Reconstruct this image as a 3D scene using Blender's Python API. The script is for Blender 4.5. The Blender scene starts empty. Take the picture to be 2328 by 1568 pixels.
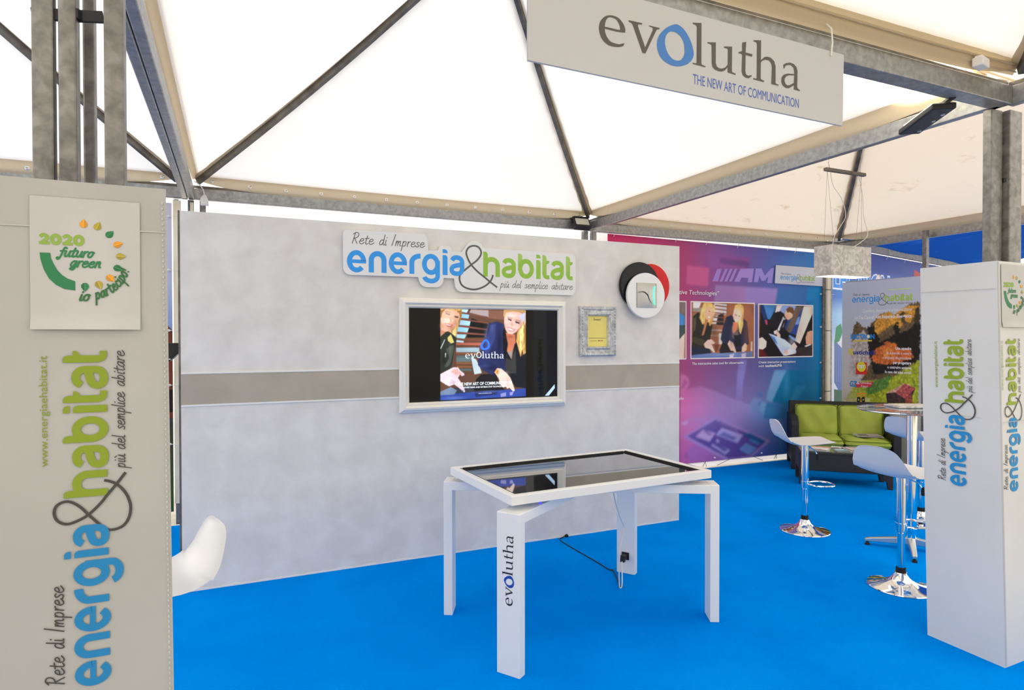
import bpy, bmesh, math, random
from mathutils import Vector, Matrix
random.seed(7)
SC = bpy.context.scene
COL = SC.collection
PI = math.pi

# ------------------------------------------------------------------ camera, sky, light, exposure
def look_cam():
    cd = bpy.data.cameras.new('camera'); cam = bpy.data.objects.new('camera', cd); COL.objects.link(cam)
    cd.sensor_width = 36.0; cd.lens = 1425.9 * 36.0 / 2328.0; cd.clip_end = 300
    yaw, pitch, roll = -.4167, -.0111, -.0012
    fwd = Vector((-math.sin(yaw) * math.cos(pitch), math.cos(yaw) * math.cos(pitch), math.sin(pitch)))
    r0 = Vector((math.cos(yaw), math.sin(yaw), 0)); u0 = r0.cross(fwd)
    r = r0 * math.cos(roll) + u0 * math.sin(roll); u = -r0 * math.sin(roll) + u0 * math.cos(roll)
    m = Matrix((( r.x, u.x, -fwd.x, .3176), (r.y, u.y, -fwd.y, -4.566), (r.z, u.z, -fwd.z, 1.65), (0, 0, 0, 1)))
    cam.matrix_world = m; SC.camera = cam
look_cam()
w = bpy.data.worlds.new('overcast_sky'); SC.world = w; w.use_nodes = True
bgn = w.node_tree.nodes['Background']; bgn.inputs[0].default_value = (1.0, .967, .912, 1); bgn.inputs[1].default_value = 1.5
sd = bpy.data.lights.new('sun', 'SUN'); sd.energy = 2.2; sd.angle = math.radians(25); sd.color = (1, .88, .72)
so = bpy.data.objects.new('sun', sd); COL.objects.link(so); so.rotation_euler = (math.radians(24), math.radians(-16), 0)
SC.view_settings.view_transform = 'Standard'; SC.view_settings.look = 'None'
SC.view_settings.exposure = 0.55; SC.view_settings.gamma = 1.0; SC.view_settings.use_curve_mapping = False
try:
    SC.cycles.use_denoising = True; SC.cycles.max_bounces = 10; SC.cycles.diffuse_bounces = 6; SC.cycles.transmission_bounces = 8
    SC.cycles.sample_clamp_indirect = 6.0
except Exception: pass

# ------------------------------------------------------------------ colour and materials
def lin(c):
    c = c / 255.0
    return c / 12.92 if c <= .04045 else ((c + .055) / 1.055) ** 2.4
def S(r, g, b, k=1.0):
    return (min(lin(r) * k, .97), min(lin(g) * k, .97), min(lin(b) * k, .97), 1)
MATS = {}
def mat(name, col=(.8, .8, .8, 1), rough=.5, metal=0, spec=.5, **kw):
    m = bpy.data.materials.new(name); m.use_nodes = True; nt = m.node_tree
    b = nt.nodes['Principled BSDF']
    b.inputs['Base Color'].default_value = col; b.inputs['Roughness'].default_value = rough
    b.inputs['Metallic'].default_value = metal; b.inputs['Specular IOR Level'].default_value = spec
    for k, v in kw.items():
        b.inputs[k.replace('_', ' ')].default_value = v
    MATS[name] = m
    return m
def nd(m, t, **kw):
    n = m.node_tree.nodes.new(t)
    for k, v in kw.items():
        if k in n.inputs: n.inputs[k].default_value = v
        else: setattr(n, k, v)
    return n
def lk(m, a, b): m.node_tree.links.new(a, b)
def mottle(m, c0, c1, scale=5, detail=5, dist=.0, lo=.35, hi=.65, bump=0, coords='Object', bscale=None, stretch=None):
    """procedural colour variation between two colours plus optional fine relief"""
    b = m.node_tree.nodes['Principled BSDF']
    tc = nd(m, 'ShaderNodeTexCoord'); src = tc.outputs[coords]
    if stretch:
        mp = nd(m, 'ShaderNodeMapping'); mp.inputs['Scale'].default_value = stretch; lk(m, src, mp.inputs[0]); src = mp.outputs[0]
    n = nd(m, 'ShaderNodeTexNoise', Scale=scale, Detail=detail, Distortion=dist); lk(m, src, n.inputs['Vector'])
    r = nd(m, 'ShaderNodeValToRGB'); r.color_ramp.elements[0].position = lo; r.color_ramp.elements[1].position = hi
    r.color_ramp.elements[0].color = c0; r.color_ramp.elements[1].color = c1
    lk(m, n.outputs['Fac'], r.inputs[0]); lk(m, r.outputs[0], b.inputs['Base Color'])
    if bump:
        n2 = nd(m, 'ShaderNodeTexNoise', Scale=bscale or scale * 8, Detail=4); lk(m, src, n2.inputs['Vector'])
        bp = nd(m, 'ShaderNodeBump', Strength=bump, Distance=.004); lk(m, n2.outputs['Fac'], bp.inputs['Height']); lk(m, bp.outputs[0], b.inputs['Normal'])
    return m
def cloth(name, c0, c1, trans, lo=.55, hi=.75, scale=1.3, glow=0.5):
    """tent fabric: diffuse reflection mixed with diffuse transmission"""
    m = bpy.data.materials.new(name); m.use_nodes = True; nt = m.node_tree; nt.nodes.clear(); MATS[name] = m
    out = nd(m, 'ShaderNodeOutputMaterial'); mix = nd(m, 'ShaderNodeMixShader', Fac=trans)
    d = nd(m, 'ShaderNodeBsdfDiffuse'); t = nd(m, 'ShaderNodeBsdfTranslucent')
    tc = nd(m, 'ShaderNodeTexCoord'); mp = nd(m, 'ShaderNodeMapping'); mp.inputs['Scale'].default_value = (1, 1, 3); lk(m, tc.outputs['Object'], mp.inputs[0])
    n = nd(m, 'ShaderNodeTexNoise', Scale=scale, Detail=8, Roughness=.7, Distortion=.4); lk(m, mp.outputs[0], n.inputs['Vector'])
    r = nd(m, 'ShaderNodeValToRGB'); r.color_ramp.elements[0].position = lo; r.color_ramp.elements[1].position = hi
    r.color_ramp.elements[0].color = c0; r.color_ramp.elements[1].color = c1; lk(m, n.outputs['Fac'], r.inputs[0])
    lk(m, r.outputs[0], d.inputs[0]); lk(m, r.outputs[0], t.inputs[0]); lk(m, d.outputs[0], mix.inputs[1]); lk(m, t.outputs[0], mix.inputs[2])
    n3 = nd(m, 'ShaderNodeTexNoise', Scale=3.0, Detail=3, Distortion=1.0); lk(m, tc.outputs['Object'], n3.inputs['Vector'])
    bp = nd(m, 'ShaderNodeBump', Strength=.25, Distance=.03); lk(m, n3.outputs['Fac'], bp.inputs['Height'])
    lk(m, bp.outputs[0], d.inputs['Normal']); lk(m, bp.outputs[0], t.inputs['Normal'])
    lk(m, mix.outputs[0], out.inputs[0])
    return m
def printed(name, rough=.55, emit=0.0, base=1.0, coat=0.0, spec=.4):
    """flat print: colour comes from the print's own colour attribute"""
    m = mat(name, rough=rough, spec=spec)
    b = m.node_tree.nodes['Principled BSDF']
    a = nd(m, 'ShaderNodeVertexColor', layer_name='Col')
    if emit:
        b.inputs['Base Color'].default_value = (.004, .004, .005, 1)
        lk(m, a.outputs[0], b.inputs['Emission Color']); b.inputs['Emission Strength'].default_value = emit
    else:
        lk(m, a.outputs[0], b.inputs['Base Color'])
    if coat: b.inputs['Coat Weight'].default_value = coat
    return m

M_canopy = cloth('canopy_white', S(250, 248, 243), S(252, 252, 250), .28)
M_canopy2 = cloth('canopy_cream', S(214, 186, 146), S(246, 232, 210), .25, .26, .40, 2.6)
M_hem = cloth('canopy_hem', S(204, 188, 160), S(214, 200, 176), .26)
M_tarp = cloth('tarp_white', S(244, 242, 244), S(250, 249, 250), .42)
M_tarpblue = cloth('tarp_blue', S(24, 70, 150), S(40, 96, 180), .25)
M_steel = mottle(mat('galvanised_steel', metal=.55, rough=.5), S(108, 106, 101), S(150, 148, 143), 26, 6, .4, .3, .7, .12)  # same steel as the beams; dimmer light on the posts put into its tone
M_beam = mottle(mat('galvanised_beam', metal=.7, rough=.42), S(140, 140, 138), S(172, 171, 168), 30, 6, .4, .3, .7, .1)
M_steeldk = mottle(mat('steel_dark', metal=.5, rough=.5), S(88, 84, 78), S(128, 122, 112), 9, 6, .5, .3, .7, .1)
M_carpet = mottle(mat('blue_carpet', rough=1.0, spec=.0), S(0, 128, 226), S(0, 140, 238), 1.6, 8, .2, .3, .7, .5, bscale=260)
M_ground = mottle(mat('outside_paving', rough=.9), S(170, 165, 152), S(196, 190, 178), 3, 6)
M_stucco = mottle(mat('stucco_grey', rough=.8, spec=.25), S(217, 213, 208), S(229, 226, 221), 5.5, 8, .35, .36, .66, .12, bscale=30)
M_taupe = mottle(mat('taupe_band', rough=.75, spec=.25), S(172, 163, 148), S(180, 171, 156), 4, 5, .8)
M_white = mat('white_lacquer', S(236, 235, 232), .32)
M_seat = mat('seat_white', S(222, 222, 223), .35)
M_whitematt = mat('white_matt', S(232, 231, 228), .6, spec=.3)
M_offwhite = mat('offwhite_frame', S(236, 233, 224), .4)
M_sign = mat('sign_board_white', S(196, 197, 199), .5, spec=.35)
M_black = mat('black_gloss', S(10, 10, 11), .14, spec=.22)
M_blackm = mat('black_matt', S(24, 24, 25), .5)
M_rubber = mat('black_rubber', S(18, 18, 18), .8)
M_screen = mat('screen_glass', S(4, 4, 6), .04, spec=.6)
M_tglass = mat('table_screen_glass', S(10, 11, 14), .03, spec=.9, IOR=1.75, Coat_Weight=1.0, Coat_Roughness=.02)
M_chrome = mat('chrome', (.86, .87, .88, 1), .06, 1)
M_alu = mat('brushed_aluminium', (.62, .62, .6, 1), .35, 1)
M_red = mat('red_gloss', S(206, 14, 10), .25, spec=.25)
M_silver = mottle(mat('silver_leaf', metal=.35, rough=.4), S(158, 160, 161), S(212, 213, 213), 26, 5, .8, .35, .65, .35, bscale=60)
M_paper = mat('yellow_paper', S(238, 222, 128), .8, spec=.2)
M_dial = mat('steel_dial', S(196, 194, 188), .38, .45)
M_greenled = mat('green_light', S(80, 255, 190), .4); M_greenled.node_tree.nodes['Principled BSDF'].inputs['Emission Color'].default_value = S(60, 255, 180); M_greenled.node_tree.nodes['Principled BSDF'].inputs['Emission Strength'].default_value = 1.0
M_blueled = mat('blue_light', S(40, 40, 255), .4); M_blueled.node_tree.nodes['Principled BSDF'].inputs['Emission Color'].default_value = S(40, 40, 255); M_blueled.node_tree.nodes['Principled BSDF'].inputs['Emission Strength'].default_value = 2.0
M_lampglow = mat('lamp_diffuser', S(255, 246, 230), .5); M_lampglow.node_tree.nodes['Principled BSDF'].inputs['Emission Color'].default_value = S(255, 244, 226); M_lampglow.node_tree.nodes['Principled BSDF'].inputs['Emission Strength'].default_value = 2.2
M_floodface = mat('flood_lens', S(206, 202, 186), .3)
M_plaster = mottle(mat('concrete_lampshade', rough=.8), S(176, 170, 160), S(222, 216, 206), 16, 6, 1.5, .35, .65, .3, bscale=40)
M_wicker = mat('black_wicker', S(30, 28, 28), .55)
def _w():
    m = M_wicker; b = m.node_tree.nodes['Principled BSDF']; tc = nd(m, 'ShaderNodeTexCoord')
    wv = nd(m, 'ShaderNodeTexWave', Scale=42.0, Distortion=1.5); wv.bands_direction = 'Z'; lk(m, tc.outputs['Object'], wv.inputs[0])
    wx = nd(m, 'ShaderNodeTexWave', Scale=30.0, Distortion=1.0); wx.bands_direction = 'DIAGONAL'; lk(m, tc.outputs['Object'], wx.inputs[0])
    mx = nd(m, 'ShaderNodeMath', operation='MULTIPLY'); lk(m, wv.outputs['Fac'], mx.inputs[0]); lk(m, wx.outputs['Fac'], mx.inputs[1])
    bp = nd(m, 'ShaderNodeBump', Strength=.6, Distance=.004); lk(m, mx.outputs[0], bp.inputs['Height']); lk(m, bp.outputs[0], b.inputs['Normal'])
_w()
M_olive = mottle(mat('green_cushion', rough=.95, spec=.15), S(158, 174, 74), S(172, 186, 88), 6, 5, 0, .3, .7, .3, bscale=120)
M_piping = mat('green_piping', S(112, 132, 44), .95, spec=.1)
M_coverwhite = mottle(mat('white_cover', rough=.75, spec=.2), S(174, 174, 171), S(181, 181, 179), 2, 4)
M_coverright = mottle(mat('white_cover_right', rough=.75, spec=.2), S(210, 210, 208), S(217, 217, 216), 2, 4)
M_sheet = mottle(mat('printed_sheet', rough=.7, spec=.2), S(188, 188, 186), S(195, 195, 194), 5, 4)
M_blockergrey = mat('blocker_wall_grey', S(150, 146, 138), .8)
M_wood = mottle(mat('pale_wood', rough=.7), S(226, 212, 180), S(240, 230, 204), 3, 5, 1, stretch=(8, 8, 1))
M_tie = mat('clear_tie', S(232, 230, 222), .3, spec=.5)
M_cordw = mat('white_cable', S(226, 224, 216), .5)
M_cordk = mat('black_cable', S(16, 18, 24), .5)
M_greenbox = mat('green_chest', S(20, 118, 92), .5)
M_print = printed('print_ink', .6)
M_bannerprint = printed('banner_print', .45, spec=.18)
M_tvprint = printed('screen_picture', .05, emit=.92, spec=.35)
M_tvprint.node_tree.nodes['Principled BSDF'].inputs['Base Color'].default_value = (.002, .002, .003, 1)
M_clear = mat('clear_glass', (.93, .95, .95, 1), .02, Transmission_Weight=.92, IOR=1.45)

# ------------------------------------------------------------------ mesh helpers
class MB:
    def __init__(s): s.v = []; s.f = []
    def add(s, vs, fs):
        o = len(s.v); s.v += [tuple(v) for v in vs]; s.f += [tuple(i + o for i in f) for f in fs]; return s
    def box(s, c, d, rz=0, ax=None):
        x, y, z = d[0] / 2, d[1] / 2, d[2] / 2
        vs = [Vector((sx * x, sy * y, sz * z)) for sz in (-1, 1) for sy in (-1, 1) for sx in (-1, 1)]
        R = ax or Matrix.Rotation(rz, 3, 'Z')
        s.add([R @ v + Vector(c) for v in vs], [(0, 2, 3, 1), (4, 5, 7, 6), (0, 1, 5, 4), (2, 6, 7, 3), (0, 4, 6, 2), (1, 3, 7, 5)]); return s
    def bar(s, a, b, wd, ht):
        """rectangular bar from a to b, wd sideways, ht in the other direction"""
        a, b = Vector(a), Vector(b); d = (b - a); L = d.length; d.normalize()
        up = Vector((0, 0, 1)) if abs(d.z) < .98 else Vector((0, 1, 0))
        sx = d.cross(up).normalized(); uz = sx.cross(d)
        R = Matrix((d, -sx, uz)).transposed()
        return s.box((a + b) / 2, (L, wd, ht), ax=R)
    def tube(s, pts, r, n=10, cap=True, closed=False):
        pts = [Vector(p) for p in pts]; m = len(pts); rs = r if isinstance(r, (list, tuple)) else [r] * m
        ring = []; prev = None
        for i, p in enumerate(pts):
            if closed: d = pts[(i + 1) % m] - pts[i - 1]
            else: d = pts[min(i + 1, m - 1)] - pts[max(i - 1, 0)]
            d.normalize()
            if prev is None:
                u = d.orthogonal().normalized()
            else:
                u = (prev - d * prev.dot(d)).normalized()
            prev = u; v = d.cross(u)
            ring.append([p + (u * math.cos(2 * PI * k / n) + v * math.sin(2 * PI * k / n)) * rs[i] for k in range(n)])
        vs = [q for rg in ring for q in rg]; fs = []
        for i in range(m if closed else m - 1):
            j = (i + 1) % m
            for k in range(n): fs.append((i * n + k, i * n + (k + 1) % n, j * n + (k + 1) % n, j * n + k))
        if cap and not closed: fs += [tuple(range(n))[::-1], tuple((m - 1) * n + k for k in range(n))]
        return s.add(vs, fs)
    def lathe(s, prof, c=(0, 0, 0), n=32):
        vs = []; fs = []; m = len(prof)
        for r, z in prof:
            for k in range(n): vs.append((c[0] + r * math.cos(2 * PI * k / n), c[1] + r * math.sin(2 * PI * k / n), c[2] + z))
        for i in range(m - 1):
            for k in range(n): fs.append((i * n + k, i * n + (k + 1) % n, (i + 1) * n + (k + 1) % n, (i + 1) * n + k))
        if prof[0][0] > 1e-6: fs.append(tuple(range(n))[::-1])
        if prof[-1][0] > 1e-6: fs.append(tuple((m - 1) * n + k for k in range(n)))
        return s.add(vs, fs)
    def prism(s, poly, O, U, V, N, t0, t1):
        """polygon in the plane O + u U + v V, extruded along N from t0 to t1"""
        O, U, V, N = map(Vector, (O, U, V, N)); n = len(poly)
        vs = [O + U * p[0] + V * p[1] + N * t for t in (t0, t1) for p in poly]
        fs = [tuple(range(n))[::-1], tuple(range(n, 2 * n))] + [(i, (i + 1) % n, n + (i + 1) % n, n + i) for i in range(n)]
        return s.add(vs, fs)
    def grid(s, fn, nu, nv):
        vs = [fn(i / nu, j / nv) for j in range(nv + 1) for i in range(nu + 1)]
        return s.add(vs, [(j * (nu + 1) + i, j * (nu + 1) + i + 1, (j + 1) * (nu + 1) + i + 1, (j + 1) * (nu + 1) + i) for j in range(nv) for i in range(nu)])
    def build(s, name, m, parent=None, world=False, smooth=False, bevel=0, seg=2, angle=40, solid=0, clean=True):
        me = bpy.data.meshes.new(name); me.from_pydata(s.v, [], s.f); me.validate()
        if clean:
            bm = bmesh.new(); bm.from_mesh(me); bmesh.ops.recalc_face_normals(bm, faces=bm.faces); bm.to_mesh(me); bm.free()
        me.materials.append(m)
        o = bpy.data.objects.new(name, me); COL.objects.link(o)
        if smooth:
            for p in me.polygons: p.use_smooth = True
            if hasattr(me, 'set_sharp_from_angle'): me.set_sharp_from_angle(angle=math.radians(angle))
        if solid:
            md = o.modifiers.new('thickness', 'SOLIDIFY'); md.thickness = solid; md.offset = 0
        if bevel:
            md = o.modifiers.new('edge', 'BEVEL'); md.width = bevel; md.segments = seg; md.limit_method = 'ANGLE'; md.angle_limit = math.radians(35)
        attach(o, parent, world)
        return o
def attach(o, parent, world):
    if parent is not None:
        o.parent = parent
        if world: o.matrix_parent_inverse = (Matrix.Translation(parent.location) @ Matrix.Rotation(parent.rotation_euler[2], 4, 'Z')).inverted()
def thing(name, label, cat, loc=(0, 0, 0), rz=0, group=None):
    o = bpy.data.objects.new(name, None); COL.objects.link(o); o.location = loc; o.rotation_euler = (0, 0, rz)
    o.empty_display_size = .05; return tag(o, label, cat, group)
def tag(o, label, cat, group=None):
    o['label'] = label; o['category'] = cat
    if group: o['group'] = group
    return o
def structure(o): o['kind'] = 'structure'; return o
def copy_tree(o, parent=None):
    c = o.copy(); COL.objects.link(c)
    if parent is not None: c.parent = parent
    for ch in list(o.children): copy_tree(ch, c)
    return c

# ------------------------------------------------------------------ flat print helpers
def crom(pts, n=5, closed=False):
    out = []; m = len(pts); P = [Vector((p[0], p[1])) for p in pts]
    for i in range(m if closed else m - 1):
        if closed: a, b, c, d = P[i - 1], P[i], P[(i + 1) % m], P[(i + 2) % m]
        else: a, b, c, d = P[max(i - 1, 0)], P[i], P[i + 1], P[min(i + 2, m - 1)]
        for k in range(n):
            t = k / n
            out.append(.5 * ((2 * b) + (c - a) * t + (2 * a - 5 * b + 4 * c - d) * t * t + (-a + 3 * b - 3 * c + d) * t ** 3))
    if not closed: out.append(P[-1])
    return [(q.x, q.y) for q in out]
def ell(cx, cy, rx, ry, a0, a1, n=24):
    return [(cx + rx * math.cos(math.radians(a0 + (a1 - a0) * i / n)), cy + ry * math.sin(math.radians(a0 + (a1 - a0) * i / n))) for i in range(n + 1)]
_TX = {}
def bfont(s, bold=0.0, space=1.0):
    key = (s, bold, space)
    if key in _TX: return _TX[key]
    cu = bpy.data.curves.new('t', 'FONT'); cu.body = s; cu.size = 1; cu.offset = bold; cu.space_character = space; cu.resolution_u = 3; cu.fill_mode = 'FRONT'
    ob = bpy.data.objects.new('t', cu); COL.objects.link(ob); dg = bpy.context.evaluated_depsgraph_get(); dg.update()
    me = bpy.data.meshes.new_from_object(ob.evaluated_get(dg))
    v = [(q.co.x, q.co.y) for q in me.vertices]; f = [tuple(p.vertices) for p in me.polygons]
    bpy.data.objects.remove(ob); bpy.data.curves.remove(cu); bpy.data.meshes.remove(me)
    x0 = min(q[0] for q in v); x1 = max(q[0] for q in v)
    v = [(a - x0, b) for a, b in v]; _TX[key] = (v, f, x1 - x0); return _TX[key]
class Flat:
    def __init__(s, O, U, V, eps=.00005, base=.0006, gain=1.0):
        s.O, s.U, s.V = Vector(O), Vector(U).normalized(), Vector(V).normalized(); s.N = s.U.cross(s.V).normalized()
        s.eps, s.base, s.gain, s.layer, s.sub = eps, base, gain, 0, 0; s.v = []; s.f = []; s.c = []; s.T = lambda x, y: (x, y)
    def _put(s, pts, faces, col, lay=None, ramp=None):
        if lay is None: lay = s.layer; s.layer += 1
        o = len(s.v); h = s.base + s.eps * lay
        s.sub += 1; h += s.eps * .012 * (s.sub % 60)
        fl = []
        for f in faces:   # every face looks along +N
            q = [s.T(*pts[i]) for i in f]; ar = sum(q[i - 1][0] * q[i][1] - q[i][0] * q[i - 1][1] for i in range(len(q)))
            fl.append(tuple(f) if ar >= 0 else tuple(f)[::-1])
        faces = fl
        cols = col if isinstance(col, list) else [col] * len(pts)
        for i, (p, c) in enumerate(zip(pts, cols)):
            x, y = s.T(*p); s.v.append(s.O + s.U * x + s.V * y + s.N * (h + (1.6e-6 * (i % ramp) if ramp else 0)))
            k = s.gain; s.c += [min(lin(c[0]) * k, .96), min(lin(c[1]) * k, .96), min(lin(c[2]) * k, .96), 1]
        s.f += [tuple(i + o for i in f) for f in faces]
    def poly(s, pts, col, lay=None): s._put(pts, [tuple(range(len(pts)))], col, lay)
    def rect(s, x0, y0, x1, y1, col, lay=None): s.poly([(x0, y0), (x1, y0), (x1, y1), (x0, y1)], col, lay)
    def band(s, a, b, col, lay=None, closed=False):
        n = len(a); m = n if closed else n - 1
        s._put(list(a) + list(b), [(i, (i + 1) % n, n + (i + 1) % n, n + i) for i in range(m)], col, lay, n if not closed else None)
    def stroke(s, pts, wd, col, lay=None, closed=False, round_=False):
        P = [Vector(p) for p in pts]; n = len(P); L = []; R = []
        ws = wd if isinstance(wd, list) else [wd] * n
        for i in range(n):
            if closed: d = P[(i + 1) % n] - P[i - 1]
            else: d = P[min(i + 1, n - 1)] - P[max(i - 1, 0)]
            if d.length < 1e-9: d = Vector((1, 0))
            d.normalize(); q = Vector((-d.y, d.x)) * ws[i] / 2
            L.append(P[i] + q); R.append(P[i] - q)
        if lay is None: lay = s.layer; s.layer += 1
        s.band([tuple(q) for q in L], [tuple(q) for q in R], col, lay, closed)
        if round_ and not closed:
            for i in (0, n - 1): s.poly(ell(P[i].x, P[i].y, ws[i] / 2, ws[i] / 2, 0, 360, 8)[:-1], col, lay)
    def text(s, t, x, y, h, col, wd=None, shear=0.0, bold=0.0, align='l', lay=None, rot=0.0):
        """h is the capital height; wd forces the total width"""
        v, f, W = bfont(t, bold); k = h / .73; kx = (wd / W) if wd else k
        off = {'l': 0, 'c': -.5, 'r': -1}[align] * W * kx; cr, sr = math.cos(rot), math.sin(rot)
        pts = []
        for a, b in v:
            px = a * kx + off + shear * b * k; py = b * k
            pts.append((x + px * cr - py * sr, y + px * sr + py * cr))
        s._put(pts, f, col, lay)
    def build(s, name, m, parent=None, world=True):
        me = bpy.data.meshes.new(name); me.from_pydata([tuple(q) for q in s.v], [], s.f)
        at = me.color_attributes.new('Col', 'FLOAT_COLOR', 'POINT'); at.data.foreach_set('color', s.c)
        me.materials.append(m); o = bpy.data.objects.new(name, me); COL.objects.link(o); attach(o, parent, world); return o

# handwriting alphabet: strokes on an x-height of 1
HW = {
 'e': (.78, [[(.1, .5), (.45, .55), (.62, .78), (.5, 1), (.25, .9), (.06, .45), (.14, .08), (.4, 0), (.78, .3)]]),
 't': (.62, [[(.36, 1.55), (.2, .5), (.2, .08), (.36, 0), (.55, .15)], [(.0, 1.0), (.65, 1.12)]]),
 'd': (.88, [[(.62, .85), (.42, 1), (.16, .8), (.02, .3), (.16, 0), (.4, .15), (.62, .6)], [(.78, 1.95), (.62, .5), (.64, .08), (.82, .04)]]),
 'i': (.38, [[(.18, 1), (.08, .2), (.14, 0), (.28, .08)], [(.26, 1.42), (.29, 1.5)]]),
 'ì': (.38, [[(.18, 1), (.08, .2), (.14, 0), (.28, .08)], [(.26, 1.42), (.29, 1.5)]]),
 'm': (1.0, [[(.16, 1), (.04, 0)], [(.1, .5), (.34, 1), (.42, .85), (.36, .05)], [(.38, .5), (.66, 1), (.76, .85), (.72, .1), (.9, .05)]]),
 'n': (.75, [[(.16, 1), (.04, 0)], [(.1, .5), (.38, 1), (.5, .85), (.48, .1), (.65, .05)]]),
 'p': (.78, [[(.18, 1), (.0, -.95)], [(.14, .6), (.38, 1), (.6, .88), (.56, .35), (.34, .02), (.08, .15)]]),
 'r': (.58, [[(.15, 1), (.06, 0)], [(.1, .5), (.3, .92), (.55, 1)]]),
 's': (.62, [[(.55, .88), (.36, 1), (.15, .82), (.28, .56), (.46, .3), (.32, .02), (.0, .12)]]),
 'a': (.8, [[(.6, .86), (.38, 1), (.1, .65), (.04, .2), (.18, 0), (.4, .2), (.58, .7)], [(.64, 1), (.56, .25), (.64, .02), (.8, .1)]]),
 'b': (.75, [[(.24, 1.9), (.06, .1)], [(.1, .55), (.36, .98), (.58, .78), (.5, .2), (.26, 0), (.06, .12)]]),
 'l': (.38, [[(.24, 1.95), (.08, .3), (.16, 0), (.32, .06)]]),
 'c': (.62, [[(.56, .85), (.38, 1), (.1, .65), (.06, .2), (.24, 0), (.58, .18)]]),
 'u': (.78, [[(.12, 1), (.04, .3), (.18, 0), (.42, .25), (.58, .9)], [(.62, 1), (.54, .2), (.64, .02), (.78, .1)]]),
 'ù': (.78, [[(.12, 1), (.04, .3), (.18, 0), (.42, .25), (.58, .9)], [(.62, 1), (.54, .2), (.64, .02), (.78, .1)], [(.26, 1.55), (.46, 1.28)]]),
 'o': (.72, [[(.42, 1), (.16, .8), (.04, .3), (.2, 0), (.46, .15), (.6, .65), (.46, .98), (.72, .85)]]),
 'f': (.6, [[(.72, 1.45), (.56, 1.62), (.4, 1.35), (.24, .3), (.08, -.35), (-.1, -.5), (-.24, -.3), (-.12, -.15)], [(.05, .95), (.55, 1.0)]]),
 'g': (.8, [[(.6, .85), (.38, 1), (.1, .65), (.04, .25), (.2, .05), (.45, .3), (.62, .95)], [(.64, 1), (.54, -.2), (.3, -.5), (.06, -.42), (.1, -.22), (.4, -.05), (.8, .15)]]),
 'R': (1.0, [[(.32, 2.0), (.02, 0)], [(.05, 1.75), (.45, 2.1), (.82, 1.85), (.7, 1.25), (.2, .95)], [(.28, 1.0), (.72, 0)]]),
 'I': (.42, [[(.34, 2.05), (.02, 0)]]),
 '!': (.4, [[(.3, 1.9), (.16, .5)], [(.1, .08), (.12, .0)]]),
 'B': (.95, [[(.3, 2.0), (.02, 0)], [(.08, 1.85), (.55, 2.05), (.75, 1.75), (.6, 1.2), (.25, 1.05), (.6, .95), (.65, .4), (.4, .02), (.02, .05)]]),
 'v': (.66, [[(.08, 1), (.16, .1), (.22, 0), (.42, .45), (.58, 1), (.7, .9)]]),
 ' ': (.5, []),
}
def hand(F, word, x0, x1, y, xh, wd, col, slant=.12, lay=None, mp=None, round_=True):
    W = sum(HW[c][0] for c in word); k = (x1 - x0) / W; x = 0
    if lay is None: lay = F.layer; F.layer += 1
    for c in word:
        adv, st = HW[c]
        for p in st:
            q = [(x0 + (x + a) * k + slant * b * xh, y + b * xh) for a, b in crom(p, 4)]
            if mp: q = [mp(*t) for t in q]
            F.stroke(q, wd, col, lay, round_=round_)
        x += adv

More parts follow.
